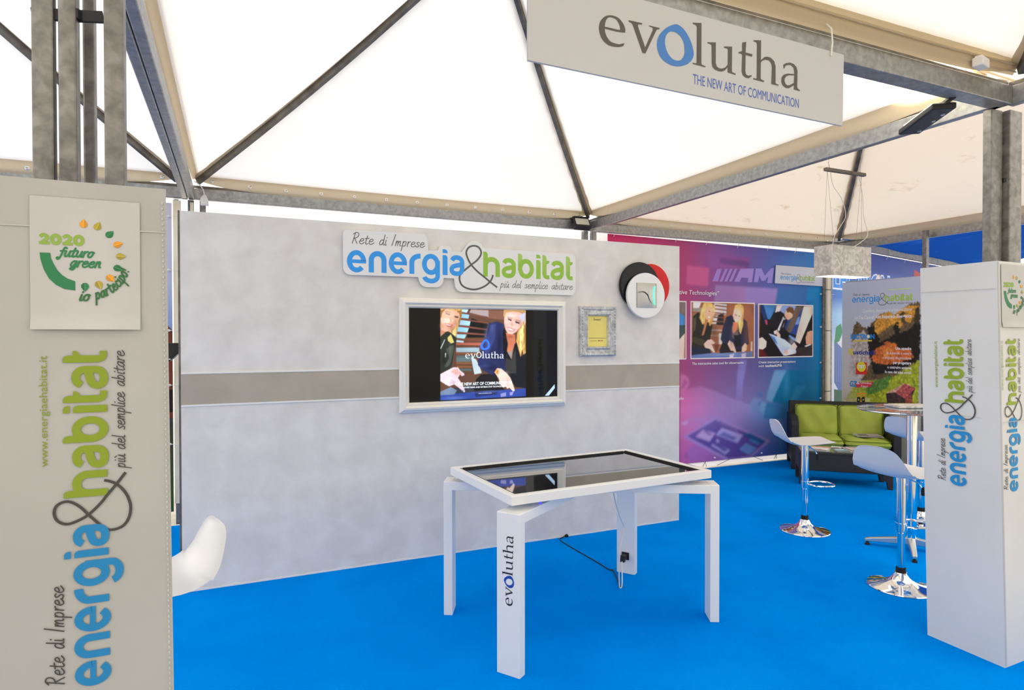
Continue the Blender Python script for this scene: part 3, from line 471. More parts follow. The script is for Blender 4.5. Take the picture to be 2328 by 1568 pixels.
PICS=[([(1059,2104),(1199,2110),(1167,1381),(1061,1379)],(240,205,200)),([(1059,2099),(1187,2103),(1176,1916),(1059,1977)],(120,105,100)),([(1059,1977),(1176,1916),(1171,1729),(1060,1604)],(70,130,190)),([(1060,1806),(1174,1807),(1172,1705),(1060,1604)],(60,75,75)),([(1060,1604),(1171,1705),(1162,1389),(1061,1387)],(225,190,175)),([(1292,2112),(2330,2103),(2296,1381),(1263,1382)],(236,210,205)),([(1302,2098),(2315,2094),(2285,1392),(1276,1393)],(150,92,62)),([(1302,2098),(1431,2097),(1401,2029),(1298,1988)],(225,215,210)),([(1298,2020),(1451,2030),(1431,1975),(1298,1980)],(150,140,130)),([(1643,2094),(1849,2082),(1839,1941),(1613,1953)],(205,195,195)),([(1613,1922),(1715,1939),(1674,1826),(1593,1826)],(215,208,208)),([(1705,1939),(1797,1972),(1798,1795),(1674,1818)],(40,35,36)),([(1653,2070),(1849,2054),(1849,2042),(1653,2056)],(120,72,52)),([(1648,2026),(1849,2009),(1849,1997),(1648,2012)],(120,72,52)),([(1638,1978),(1839,1961),(1839,1949),(1638,1963)],(120,72,52)),([(1623,1922),(1818,1912),(1818,1900),(1618,1906)],(120,72,52)),([(1613,1866),(1808,1860),(1808,1848),(1613,1851)],(125,75,55)),([(1603,1818),(1798,1811),(1793,1795),(1603,1800)],(150,92,75)),([(1593,1762),(1777,1755),(1772,1731),(1588,1738)],(175,150,140)),([(1583,1690),(1757,1690),(1747,1666),(1578,1666)],(165,120,100)),([(1644,1562),(1716,1562),(1706,1490),(1655,1458)],(110,62,42)),([(1716,1706),(1767,1706),(1788,1602),(1757,1562),(1716,1570)],(205,195,185)),([(1279,1556),(1383,1572),(1573,1507),(1614,1411),(1276,1395)],(30,34,52)),([(1303,1918),(1382,1974),(1532,1889),(1613,1810),(1573,1626),(1483,1571),(1493,1508),(1289,1541)],(38,34,28)),([(1303,1666),(1503,1619),(1493,1539),(1353,1572),(1294,1603)],(62,56,38)),([(1313,1886),(1352,1918),(1343,1761),(1303,1713)],(80,72,60)),([(1481,2094),(1592,2093),(1651,2050),(1653,1994),(1613,1858),(1573,1794),(1547,1849),(1482,1825),(1452,1817),(1402,1903),(1431,2014)],(226,178,104)),([(1552,1817),(1613,1922),(1643,1986),(1613,1842),(1573,1794)],(205,150,80)),([(1492,1888),(1542,1873),(1472,1682),(1437,1674),(1472,1777)],(190,120,80)),([(1501,2031),(1592,2049),(1643,2002),(1633,1938),(1598,1897),(1552,1873),(1502,1896),(1481,1967)],(228,172,136)),([(1532,1925),(1588,1913),(1557,1897)],(240,235,225)),([(1552,1992),(1577,1986),(1574,1978),(1552,1984)],(90,60,50)),([(1608,1977),(1633,1978),(1631,1970),(1609,1969)],(90,60,50)),([(1473,1571),(1533,1623),(1598,1630),(1655,1586),(1634,1570),(1599,1570),(1655,1466),(1640,1458),(1573,1507),(1493,1523)],(238,196,180)),([(1727,1490),(1778,1586),(1966,1601),(2104,1543),(2179,1477),(1737,1449)],(28,26,30)),([(1839,1916),(1922,1942),(1996,1894),(2124,1904),(2188,1863),(2210,1732),(2224,1567),(2136,1519),(2072,1486),(1913,1520),(1871,1569),(1778,1586),(1747,1634),(1777,1763)],(34,36,62)),([(1933,1796),(2028,1845),(2050,1650),(2008,1585),(1934,1666)],(110,90,80)),([(1965,1682),(2093,1683),(2082,1535),(1987,1536)],(26,26,34)),([(1954,1853),(2039,1862),(2034,1764),(1965,1707),(1934,1739)],(214,130,88)),([(1985,2073),(2059,2097),(2123,2067),(2136,2002),(2124,1895),(2126,1814),(2082,1691),(2055,1731),(2039,1829),(1944,1926)],(226,184,110)),([(1970,2007),(2028,2033),(2091,2001),(2102,1928),(2049,1862),(1996,1845),(1959,1894),(1949,1942)],(236,196,178)),([(1980,1894),(2023,1884),(2002,1870)],(250,245,245)),([(1983,1955),(2017,1943),(2013,1935),(1983,1946)],(80,60,60)),([(2044,1939),(2076,1932),(2070,1923),(2044,1930)],(80,60,60)),([(1861,1569),(1892,1618),(1955,1585),(1987,1520),(2014,1446),(1993,1446),(1956,1479),(1914,1480)],(236,196,170)),([(2104,1527),(2157,1584),(2189,1559),(2184,1485),(2136,1461),(2126,1445),(2099,1478)],(236,196,170)),([(1276,1431),(1655,1458),(1737,1449),(2287,1468),(2285,1392),(1276,1393)],(92,112,160)),([(1893,1431),(1977,1447),(1956,1394),(1893,1392)],(200,185,200)),([(2093,1437),(2179,1453),(2169,1394),(2104,1394)],(195,180,200)),([(2260,1600),(2287,1600),(2282,1468),(2255,1477)],(205,190,175)),([(2414,2104),(3405,2099),(3393,1388),(2386,1382)],(232,215,212)),([(2427,2090),(3389,2090),(3381,1398),(2402,1394)],(24,20,24)),([(2482,2087),(2717,2087),(2661,1985),(2594,1892),(2550,1900)],(60,120,180)),([(2432,2082),(2482,2087),(2561,1817),(2517,1825),(2438,1999)],(20,50,110)),([(2717,2087),(2820,2088),(2763,1995),(2684,1986)],(225,210,205)),([(2820,2088),(3074,2086),(3028,1974),(2912,1938),(2774,2012)],(140,160,205)),([(2505,1883),(2539,1892),(2561,1825),(2528,1825)],(200,60,90)),([(2867,1870),(3040,1974),(3192,2062),(3287,2081),(3182,1821),(3076,1683),(2960,1709),(2867,1742)],(45,70,140)),([(3052,1906),(3146,1941),(3134,1838),(3064,1820)],(110,150,215)),([(3074,2082),(3204,2084),(2994,1734),(2925,1700),(2890,1751)],(105,90,78)),([(3216,2084),(3389,2088),(3384,1979),(3148,1563),(3053,1606)],(222,208,192)),([(2662,1935),(2729,2003),(2843,1980),(2913,1870),(2844,1768),(2731,1683),(2562,1716),(2550,1867)],(28,26,30)),([(2561,1817),(2730,1734),(2663,1649),(2562,1700)],(20,20,22)),([(2832,1937),(2878,1904),(2844,1802),(2753,1734),(2730,1759),(2798,1869)],(230,225,228)),([(2844,1895),(2878,1887),(2787,1734),(2776,1767)],(25,25,30)),([(2877,2006),(2947,2032),(3017,1974),(3005,1931),(2936,1887),(2889,1904),(2855,1954)],(232,180,150)),([(2889,2031),(2946,2071),(3016,2059),(3040,2008),(3017,1965),(2958,1998),(2912,1989)],(110,72,44)),([(2776,1734),(2867,1768),(3030,1649),(3030,1589),(2845,1649)],(22,20,24)),([(2685,1742),(2719,1759),(2787,1691),(2788,1649),(2731,1666)],(236,196,176)),([(2662,1733),(2696,1750),(2708,1691),(2674,1700)],(225,222,225)),([(2573,1708),(2651,1691),(2868,1624),(2995,1546),(3078,1477),(3101,1409),(2846,1403),(2800,1446),(2686,1582)],(190,205,232)),([(2595,1691),(2685,1649),(2742,1556),(2686,1590)],(70,120,200)),([(2846,1463),(2961,1496),(3054,1426),(2869,1405)],(235,230,235)),([(2401,1641),(2462,1658),(2540,1599),(2529,1524),(2474,1491),(2402,1500)],(228,212,196)),([(2407,1500),(2474,1491),(2563,1398),(2402,1396)],(90,20,24)),([(2948,1692),(3077,1632),(3042,1606),(2937,1666)],(90,140,215)),([(2972,1530),(3042,1589),(3101,1529),(3066,1486),(2996,1487)],(238,196,184)),([(2846,1463),(2915,1487),(2938,1436),(2869,1411)],(236,190,180)),([(3078,1486),(3148,1520),(3255,1519),(3380,1562),(3381,1398),(2892,1404),(3078,1435)],(52,44,44)),([(3231,1537),(3338,1562),(3380,1553),(3255,1519)],(225,215,210)),([(3254,1649),(3289,1727),(3361,1749),(3391,1744),(3384,1562),(3266,1554)],(214,150,120))]
PLATE=[(2685,2626),(3582,2619),(3583,2370),(2665,2381)]
ROLL=[([(115,2422),(1150,2404),(1120,800),(66,725)],(176,182,196)),([(232,1788),(288,1874),(351,1815),(429,1771),(551,1881),(595,1950),(712,1973),(827,1942),(938,2018),(1019,2068),(1139,2088),(1130,1301),(915,1184),(600,1098),(355,1069),(211,1293),(209,1585)],(96,78,52)),([(209,1585),(383,1757),(445,1657),(493,1304),(371,1099),(163,1145)],(168,158,150)),([(445,1785),(536,1811),(627,1587),(828,1697),(1021,1749),(1140,1918),(1136,1380),(831,1207),(539,1165),(462,1444)],(30,26,20)),([(551,1867),(625,1949),(741,1979),(827,1928),(882,1994),(992,2043),(1073,2052),(1126,2036),(1074,1933),(1021,1829),(939,1831),(856,1751),(771,1821),(699,1753),(596,1685),(544,1741)],(196,140,50)),([(883,1940),(938,1992),(966,1830),(911,1831)],(70,60,30)),([(1080,1986),(1113,2037),(1134,1853),(1101,1774),(1067,1854)],(60,50,26)),([(799,1779),(841,1860),(884,1724),(828,1643)],(26,26,18)),([(508,1332),(523,1474),(642,1545),(714,1594),(829,1575),(871,1507),(1022,1510),(1063,1404),(942,1347),(830,1316),(628,1295)],(190,100,42)),([(642,1462),(772,1547),(801,1438),(687,1380)],(215,130,60)),([(276,1050),(600,1098),(831,1166),(997,1282),(1134,1380),(1120,813),(66,725),(148,851)],(150,160,40)),([(495,1049),(774,1177),(746,1038),(630,947),(450,876),(418,973)],(80,120,50)),([(65,784),(293,834),(496,851),(496,752),(66,725)],(188,186,120)),([(704,925),(943,1072),(1086,1022),(1040,899),(1040,832),(719,802)],(60,44,40)),([(704,925),(943,1072),(1025,1057),(832,949)],(198,150,128)),([(832,949),(950,1072),(1086,1019),(958,875)],(172,82,80)),([(958,875),(1046,963),(1053,833),(958,824)],(140,70,58)),([(140,747),(140,791),(262,802),(262,758)],(176,178,140)),([(228,1614),(507,1619),(507,1600),(229,1595)],(205,180,70)),([(275,1310),(435,1319),(436,1159),(273,1151)],(205,45,35)),([(180,1043),(212,1082),(268,1085),(276,1057),(228,1061),(212,1024),(228,1003),(261,1005),(260,1027),(276,1028),(261,976),(204,965),(180,1000)],(50,120,180)),([(276,1042),(532,1069),(487,992),(264,973)],(196,50,66)),([(293,903),(411,915),(411,858),(391,857),(391,892),(364,890),(365,768),(341,766),(341,888),(312,886),(312,850),(293,848)],(220,150,40)),([(293,841),(333,852),(349,824),(333,777),(294,770)],(24,24,24)),([(407,858),(372,852),(357,825),(373,778),(410,781)],(24,24,24)),([(309,824),(325,825),(329,801),(310,795)],(190,185,120)),([(394,831),(379,827),(376,805),(394,805)],(190,185,120))]

# ------------------------------------------------------------------ floor, ground, tarpaulin walls, added light blockers
g = MB(); g.box((2, 2, -.06), (60, 60, .08)); structure(g.build('ground', M_ground))
f = MB(); f.grid(lambda a, b: (-5.5 + 17.0 * a, -3.3 + 4.98 * b, 0.0), 34, 12)
f.box((3, -.81, -.012), (17.0, 4.98, .018)); structure(f.build('floor', M_carpet))
def tarp(name, x0, x1, y, z0, z1):
    m = MB(); m.grid(lambda a, b: (x0 + (x1 - x0) * a, y + .012 * math.sin(9 * a + 2 * b) * math.sin(PI * b), z0 + (z1 - z0) * b), 40, 12)
    return structure(m.build(name, M_tarp, smooth=True, clean=False))
tarp('wall_back', .1, 4.05, 1.80, 0.0, 2.90)
tarp('wall_back_right', 4.15, 7.90, 1.80, 0.0, 2.90)

m = MB(); m.grid(lambda a, b: (-10 + 9.8 * a, -7.0 + 4.3 * b, 3.5 + .5 * math.sin(PI * a)), 8, 8); m.grid(lambda a, b: (-10 + 5.7 * a, -2.6 + 5 * b, 3.5 + .5 * math.sin(PI * a)), 8, 8); m.grid(lambda a, b: (4.3 + 9 * a, -7.0 + 4.3 * b, 3.5 + .5 * math.sin(PI * a)), 8, 8);
structure(m.build('unseen_light_blocker', M_canopy, smooth=True, clean=False))  # unseen sheets beside the tents, added to hold back sky light
m = MB(); m.box((2, -11.5, 1.4), (22, .1, 2.8)); structure(m.build('unseen_blocker_wall', M_blockergrey))  # unseen wall added behind the camera to cut low light from the front
# ------------------------------------------------------------------ pagoda tents: frame, rafters, canopy, hem, eyelets
ZB, ZT, APEX = 2.88, 2.98, 4.56
def tent(label, x0, x1, y0, y1, posts, canopy=None, lash=True, apex=APEX, beams='LRFB', hems='LRFB', eyelets=''):
    """x0..x1, y0..y1 are the inner faces of the eave beams"""
    canopy = canopy or M_canopy
    cx, cy = (x0 + x1) / 2, (y0 + y1) / 2; hx, hy = (x1 - x0) / 2, (y1 - y0) / 2
    r = thing('gazebo_tent', label, 'tent', (cx, cy, 0), group='white pagoda tents joined side by side'); bw = .048
    ends = {'L': ((x0 - bw / 2, y0 - bw, 0), (x0 - bw / 2, y1 + bw, 0)), 'R': ((x1 + bw / 2, y0 - bw, 0), (x1 + bw / 2, y1 + bw, 0)),
            'F': ((x0 - bw, y0 - bw / 2, 0), (x1 + bw, y0 - bw / 2, 0)), 'B': ((x0 - bw, y1 + bw / 2, 0), (x1 + bw, y1 + bw / 2, 0))}
    for k in beams:
        a, b = ends[k]; wd = bw * 2 if k == 'F' else bw
        m = MB(); off = -bw / 2 if k == 'F' else 0
        m.bar((a[0], a[1] + off, (ZB + ZT) / 2), (b[0], b[1] + off, (ZB + ZT) / 2), wd, ZT - ZB)
        m.build('eave_beam', M_beam, r, True, bevel=.006)
        # rolled lip on the top of the beam
        m = MB(); m.bar((a[0], a[1] + off, ZT + .012), (b[0], b[1] + off, ZT + .012), wd * .55, .024); m.build('beam_lip', M_steeldk, r, True)
    for (px, py, sx, sy) in posts:
        m = MB(); m.box((px, py, ZB / 2), (sx, sy, ZB)); m.build('post', M_steel, r, True, bevel=.005)
    # rafters
    for sx in (-1, 1):
        for sy in (-1, 1):
            pts = []
            for i in range(9):
                t = i / 8; sag = -.05 * math.sin(PI * t)
                pts.append((cx + sx * hx * (1 - t) * .985, cy + sy * hy * (1 - t) * .985, ZT + .05 + (apex - ZT - .05) * t + sag))
            m = MB()
            for i in range(8): m.bar(pts[i], pts[i + 1], .034, .05)
            m.build('rafter', M_steeldk, r, True)
            m = MB()
            dx, dy = -sy * .035, sx * .035
            def sleeve(a, b):
                q = min(a * 8, 7.999); k = int(q); fr = q - k; P = Vector(pts[k]).lerp(Vector(pts[k + 1]), fr); wv = (2 * b - 1) * (1.05 + .10 * math.sin(a * 90))
                return (P.x + dx * wv, P.y + dy * wv, P.z + .026)
            m.grid(sleeve, 96, 2)
            m.build('rafter_sleeve', M_hem, r, True, clean=False)
    def height(u, v):
        a = max(abs(u), abs(v)); b = min(abs(u), abs(v)); gg = 1 - a
        z = ZT + .05 + (apex - ZT - .05) * gg - .05 * math.sin(PI * gg)
        q = 1 - (b / a) ** 2 if a > 1e-6 else 0
        return z - .13 * q * math.sin(PI * gg ** .8) * (1 - .5 * gg) + .035 + .10 * (b / a if a > 1e-6 else 0) ** 10 * a ** 12 * 0
    for sx, sy in ((-1, 0), (1, 0), (0, -1), (0, 1)):
        def gore(a, b):
            t = 2 * a - 1; q = max(1 - b, 1e-4)
            u, v = (sx * q, t * q) if sx else (t * q, sy * q)
            return (cx + u * hx, cy + v * hy, height(u, v))
        m = MB(); m.grid(gore, 30, 26); m.build('canopy_panel', canopy, r, True, smooth=True, angle=180, clean=False)
    for k in hems:
        sx, sy = {'L': (-1, 0), 'R': (1, 0), 'F': (0, -1), 'B': (0, 1)}[k]
        def edge(a, b):
            t = 2 * a - 1; lift = .085 * abs(t) ** 9
            zb = ZT - .006 + lift; zt = height(1, t * .999) + .004 if sx else height(t * .999, 1) + .004
            px = cx + (sx * hx if sx else t * hx); py = cy + (sy * hy if sy else t * hy)
            inn = .035 * b
            return (px - sx * inn, py - sy * inn, zb + (zt + .035 - zb) * b)
        m = MB(); m.grid(edge, 44, 2); m.build('canopy_hem', M_hem, r, True, smooth=True, clean=False)
        if k in eyelets:
            for i in range(13):
                t = -.93 + 1.86 * i / 12
                p = Vector(edge((t + 1) / 2, .35)); n = Vector((-sx, -sy, .25)).normalized()
                e = MB(); rr = []
                u = n.cross(Vector((0, 0, 1))).normalized(); vv = u.cross(n)
                e.tube([p + n * .004 + (u * math.cos(q * PI / 5) + vv * math.sin(q * PI / 5)) * .013 for q in range(10)], .005, 6, closed=True)
                e.build('eyelet', M_chrome, r, True, smooth=True)
    return r
X0, X1, Y0, Y1 = 0.0, 4.035, -2.50, 1.65
main = tent('white canvas pagoda tent roof directly over the touch table and grey display wall', X0, X1, Y0, Y1,
     [(.026, -2.565, .046, .05), (4.09, -2.497, .10, .045), (-.03, 1.72, .05, .05), (.065, 1.72, .05, .05), (4.02, 1.72, .06, .06)], eyelets='B')
tent('white canvas pagoda tent on the left behind the tall left column', -4.20, -.10, Y0, Y1,
     [(-.133, -2.565, .048, .034), (-.145, 1.735, .04, .05), (-4.2, 1.7, .06, .06), (-4.2, -2.55, .06, .06)], eyelets='B', beams='LRB', hems='LRB')
tent('cream stained pagoda tent roof over the green sofa and bar table', 4.15, 8.15, Y0, Y1 + .05,
     [(4.13, 1.72, .06, .06), (4.205, -2.528, .11, .045), (7.95, 1.725, .175, .04), (8.2, -2.55, .06, .06)], canopy=M_canopy2, eyelets='B', beams='RB', hems='RB')
tent('white canvas pagoda tent nearest the camera with tan strap along its hem', -.05, 4.08, -6.75, -2.62,
     [(-.078, -2.565, .040, .05), (-.054, -2.44, .028, .04), (-.05, -6.8, .06, .06), (4.1, -6.8, .06, .06)], beams='LRF', hems='LRFB')

for nm, a, b in (('left', (-.158, -2.566, 2.492), (.0, -2.566, 2.515)), ('right', (4.13, -2.50, 2.503), (4.17, -2.52, 2.505))):
    t = thing('post_clamp', 'dark clamp bar joining the tent posts above the %s column' % nm, 'clamp', a)
    m = MB(); m.bar(a, b, .012, .028); m.build('clamp_bar', M_blackm, t, True)
    m = MB(); q = Vector(a).lerp(Vector(b), .62); m.lathe([(0, -.012), (.012, -.012), (.012, .012), (0, .012)], (q.x, q.y - .01, q.z), 6); m.build('clamp_nut', M_blackm, t, True)
t = thing('terminal_box', 'small white box lying on the near beam above the right column', 'box', (3.68, -2.66, 2.985))
m = MB(); m.box((3.70, -2.655, 3.005), (.085, .05, .045), .2); m.build('box_body', M_whitematt, t, True, bevel=.006)
m = MB(); m.box((3.70, -2.655, 3.0315), (.065, .03, .008), .2); m.build('box_lid', M_whitematt, t, True)
# webbing strap that runs along the near beam
t = thing('hem_strap', 'tan ribbed webbing strap above the near beam over the hanging sign', 'strap', (2, -2.63, 3.02))
m = MB(); m.grid(lambda a, b: (.0 + 4.05 * a, -2.612 - .03 * b, 3.0 + .05 * b + .02 * abs(2 * a - 1) ** 6), 60, 2); m.build('strap_band', M_hem, t, True, clean=False)
for zz, yy in ((3.012, -2.622), (3.040, -2.640)):
    m = MB(); m.tube([(4.05 * i / 60, yy - .004, zz + .02 * abs(2 * i / 60 - 1) ** 6 + .001 * (i % 2)) for i in range(61)], .004, 5); m.build('strap_rib', M_hem, t, True)

# ------------------------------------------------------------------ grey display wall with its taupe band
PW, PT = 3.99, 2.474
t = thing('display_wall', 'grey stucco display wall with taupe band, standing behind the touch table', 'partition', (PW / 2, .03, 0))
m = MB(); m.box((PW / 2, .03, PT / 2), (PW, .06, PT)); m.build('wall_board', M_stucco, t, True)
m = MB(); m.box((PW / 2, -.001, 1.319), (PW - .004, .004, .204)); m.build('taupe_band', M_taupe, t, True)
for z in (1.4245, 1.2135): m = MB(); m.box((PW / 2, -.002, z), (PW - .004, .008, .011)); m.build('band_edging', M_whitematt, t, True)
m = MB(); m.box((-.006, .03, PT / 2), (.012, .062, PT)); m.build('side_strip', M_steeldk, t, True)
m = MB(); v = []
for i in range(81):
    x = .01 + (PW - .02) * i / 80; v.append((x, .006 + .012 * abs(math.sin(i * 2.3) * math.sin(i * .71))))
m.prism([(v[0][0], 0)] + v + [(v[-1][0], 0)], (0, 0, .001), (1, 0, 0), (0, 0, 1), (0, -1, 0), .0, .0025); m.build('torn_foot_edge', M_whitematt, t, True)

# ------------------------------------------------------------------ cut-out word-mark sign
OX, OZ = 1.034, 2.10
t = thing('wall_sign', 'contour cut white sign with blue and green lettering above the framed screen', 'sign', (OX + .93, -.02, OZ))
def arc(cx, cy, r, a0, a1, n=6): return ell(cx, cy, r, r, a0, a1, n)
out = arc(40, 50, 50, 180, 270) + [(534, 3)] + arc(600, -8, 61, 190, 270) + arc(668, -8, 61, 270, 352) + [(730, 3), (815, 3)] + arc(880, -38, 60, 190, 270) + arc(1822, -49, 49, 270, 360) + arc(1822, 195, 49, 0, 90) + [(1068, 249)] + arc(981, 225, 74, 25, 155) + [(874, 206), (795, 208)] + arc(762, 212, 32, 10, 90) + arc(722, 218, 28, 90, 170) + [(687, 208), (609, 206)] + arc(560, 277, 48, 0, 90) + arc(25, 285, 36, 90, 180)
m = MB(); m.prism([(a / 1000, b / 1000) for a, b in out], (OX, 0, OZ), (1, 0, 0), (0, 0, 1), (0, -1, 0), .010, .026); m.build('sign_board', M_whitematt, t, True)
m = MB()
for a, b in ((150, 150), (650, 60), (1000, 100), (1700, 80)): m.box((OX + a / 1000, -.006, OZ + b / 1000), (.03, .012, .03))
m.build('standoff', M_whitematt, t, True)
FF = [Flat((OX, -.026, OZ), (1, 0, 0), (0, 0, 1), gain=1.12) for _ in range(5)]
wordmark(*FF[:4], lambda x, y: (x / 1000, y / 1000), Ft=FF[4], g2=(160, 192, 96))
for nm, F in zip(('blue_lettering', 'green_lettering', 'ampersand', 'script_lettering', 'motto_lettering'), FF): F.build(nm, M_print, t)

# ------------------------------------------------------------------ framed screen
def frame_moulding(x0, z0, x1, z1, prof, y, name, m, parent, bevel=0):
    """mitred picture frame: prof is a list of (inset, height) pairs around the section"""
    b = MB(); n = len(prof); vs = []
    for (px, pz, sx, sz) in ((x0, z0, 1, 1), (x1, z0, -1, 1), (x1, z1, -1, -1), (x0, z1, 1, -1)):
        for i, h in prof: vs.append((px + sx * i, y - h, pz + sz * i))
    fs = []
    for k in range(4):
        j = (k + 1) % 4
        for i in range(n): fs.append((k * n + i, k * n + (i + 1) % n, j * n + (i + 1) % n, j * n + i))
    b.add(vs, fs); return b.build(name, m, parent, True, bevel=bevel)
t = thing('framed_screen', 'wall screen in a white moulded frame showing two women at a table', 'screen', (2.12, 0, 1.1))
frame_moulding(1.425, 1.098, 2.812, 1.948, [(0, 0), (0, .022), (.012, .030), (.022, .046), (.036, .050), (.046, .040), (.052, .030), (.060, .034), (.066, .030), (.074, .016), (.074, 0)], 0, 'frame', M_offwhite, t)
m = MB(); m.box((2.1195, -.008, 1.5245), (1.245, .014, .71)); m.build('screen_panel', M_screen, t, True)
F = Flat((1.501, -.0155, 1.172), (1, 0, 0), (0, 0, 1), base=.0010, eps=.00004); F.T = lambda x, y: (x / 1000, y / 1000)
cv = lambda L: [(.702 * a - 147, 839 - .64 * b, .7 * c, .64 * d, e, f) for a, b, c, d, e, f in L]
TVB = cv([(680, 440, 45, 40, (150, 90, 70), .5), (640, 275, 60, 26, (246, 214, 190), .5), (600, 352, 36, 26, (246, 200, 184), .6), (668, 348, 10, 20, (170, 110, 85), .5), (720, 380, 26, 40, (176, 116, 84), .5), (560, 420, 30, 40, (180, 120, 92), .45),
 (1345, 398, 34, 30, (248, 196, 186), .6), (1400, 288, 60, 22, (250, 226, 218), .6), (1500, 390, 22, 50, (182, 128, 118), .55), (1392, 392, 9, 22, (196, 138, 124), .5), (1370, 548, 50, 22, (140, 76, 56), .6), (1310, 420, 16, 40, (190, 140, 128), .4), (1450, 470, 40, 24, (190, 140, 130), .4),
 (1078, 560, 24, 130, (84, 96, 150), .6), (1150, 440, 24, 60, (86, 98, 152), .5), (1240, 640, 30, 160, (16, 20, 44), .6), (1060, 900, 60, 26, (72, 84, 140), .5), (1150, 930, 40, 20, (20, 26, 60), .6), (660, 700, 16, 70, (104, 110, 100), .5), (590, 820, 24, 60, (16, 18, 16), .5), (640, 880, 30, 20, (88, 94, 84), .4),
 (640, 1060, 50, 40, (250, 236, 246), .5), (740, 1000, 30, 18, (206, 150, 146), .5), (1290, 1010, 50, 30, (250, 230, 222), .5), (1340, 1110, 20, 40, (196, 150, 136), .5), (1100, 1220, 160, 16, (110, 130, 210), .5), (700, 1280, 120, 20, (120, 150, 220), .5), (1560, 330, 30, 60, (190, 190, 235), .5), (800, 1195, 30, 10, (90, 100, 150), .4)])
img = raster(TVART[:-1], 205, 0, 960, 712, 330, 300, (6, 7, 9), blur=.9, hair=.45, blobs=TVB, seed=11)
o = grid_print('picture', img[:, :], .206, .001, .958, .711, (1.501, 0, 1.172), (1, 0, 0), (0, 0, 1), .0157, M_tvprint, t, mask=lambda x, y: (np.clip(x, .2275, .9515), np.clip(y, .002, .708)))
o['label'] = 'lit picture of two women touching a table'
F.poly(*TVART[-1])
serif_word(F, lambda x, y: (.438 + x * .331 / 1000, .322 + y * .331 / 1000), (236, 246, 252), (60, 110, 240), thin_o=True)
F.T = lambda x, y: (x / 1000, y / 1000)
rx, ry = 601, 424
F.band(crom([(rx + a, ry + b) for a, b in ((5, 45), (24, 36), (38, 14), (42, -8), (32, -28), (8, -38), (-22, -38), (-40, -20), (-36, 6), (-18, 32))], 4, True),
       crom([(rx + a, ry + b) for a, b in ((6, 30), (16, 22), (22, 8), (22, -6), (16, -18), (4, -24), (-10, -22), (-18, -10), (-16, 6), (-6, 22))], 4, True), (62, 116, 246), None, True)
WH = (232, 242, 250)
F.text('THE NEW ART OF COMMUNICATION', 372, 114, 24, WH, wd=456, bold=.02)
F.text('ADVERTISING AND INTERACTIVE TECHNOLOGIES', 419, 92, 13, WH, wd=365, bold=.02)
F.text('www.evolutha.com', 545, 45, 8, WH, wd=110)
F.build('screen_lettering', M_tvprint, t)

# ------------------------------------------------------------------ small silver picture frame
t = thing('picture_frame', 'small ornate silver frame holding a yellow paper, right of the screen', 'picture frame', (3.12, 0, 1.49))
frame_moulding(2.948, 1.498, 3.300, 1.916, [(0, 0), (0, .030), (.010, .036), (.026, .034), (.034, .026), (.052, .026), (.066, .034), (.074, .030), (.082, .014), (.082, 0)], 0, 'frame', M_silver, t)
m = MB()
for i in range(16):
    z = 1.515 + .384 * i / 15
    for x in (2.965, 3.283): m.lathe([(0, -.009), (.008, -.004), (.009, .0), (.008, .004), (0, .009)], (x, -.036, z), 8)
    for x in (3.012, 3.236): m.lathe([(0, -.006), (.005, 0), (0, .006)], (x, -.034, z), 6)
o = m.build('beading', M_silver, t, True, smooth=True); o['kind'] = 'stuff'
m = MB(); m.box((3.124, -.005, 1.707), (.19, .006, .258)); m.build('paper', M_paper, t, True)
F = Flat((3.030, -.0082, 1.58), (1, 0, 0), (0, 0, 1)); ink = (44, 40, 36)
hand(F, 'Benvenuti!', .056, .128, .218, .010, .0016, ink)
for zz, xa, xb in ((.066, .010, .178), (.043, .026, .092)):
    x = xa
    while x < xb: F.rect(x, zz, min(x + .010, xb), zz + .0032, ink, 3); x += .0125
for i, c in enumerate(((60, 60, 60), (220, 90, 40), (230, 120, 60), (90, 90, 90))): F.rect(.102 + i * .012, .042, .111 + i * .012, .051, c)
F.build('paper_print', M_print, t)

# ------------------------------------------------------------------ wall clock of three discs
t = thing('wall_clock', 'round wall clock of black, red and white overlapping discs', 'clock', (3.62, 0, 2.02))
def disc(cx, cz, r, y0, y1, nm, mm):
    m = MB(); m.prism(ell(cx, cz, r, r, 0, 360, 56)[:-1], (0, 0, 0), (1, 0, 0), (0, 0, 1), (0, -1, 0), y0, y1); return m.build(nm, mm, t, True, bevel=.005, smooth=True, angle=35)
disc(3.537, 2.104, .203, .014, .040, 'black_disc', M_black)
disc(3.676, 2.105, .195, .004, .012, 'red_disc', M_red)
disc(3.577, 2.016, .196, .046, .074, 'white_disc', M_white)
m = MB()
def dialf(a, b):
    u, v = 2 * a - 1, 2 * b - 1
    return (3.577 + u * .104, -.0755 - .020 * (1 - u ** 4) * (1 - v ** 4) * (.55 + .45 * (1 - u * u) * (1 - v * v)), 2.016 + v * .108)
m.grid(dialf, 16, 16); m.build('square_dial', M_dial, t, True, smooth=True, clean=False)
m = MB()
for k in range(17):
    for x in (3.477, 3.677): m.box((x, -.078, 1.916 + .2 * k / 16), (.004, .004, .006))
o = m.build('dial_studs', M_steeldk, t, True); o['kind'] = 'stuff'
def hnd(pts, wd):
    F = Flat((3.577, -.0975, 2.016), (1, 0, 0), (0, 0, 1)); P = crom(pts, 6); F.stroke(P, [wd * (1 - .75 * i / (len(P) - 1)) for i in range(len(P))], (24, 22, 20)); return F.build('clock_hand', M_print, t)
hnd([(.0, 0), (-.03, .024), (-.062, .030), (-.098, .024)], .010); hnd([(0, 0), (.012, -.028), (.026, -.052), (.046, -.074)], .009); hnd([(.0, -.01), (.004, .03), (.005, .05)], .003)
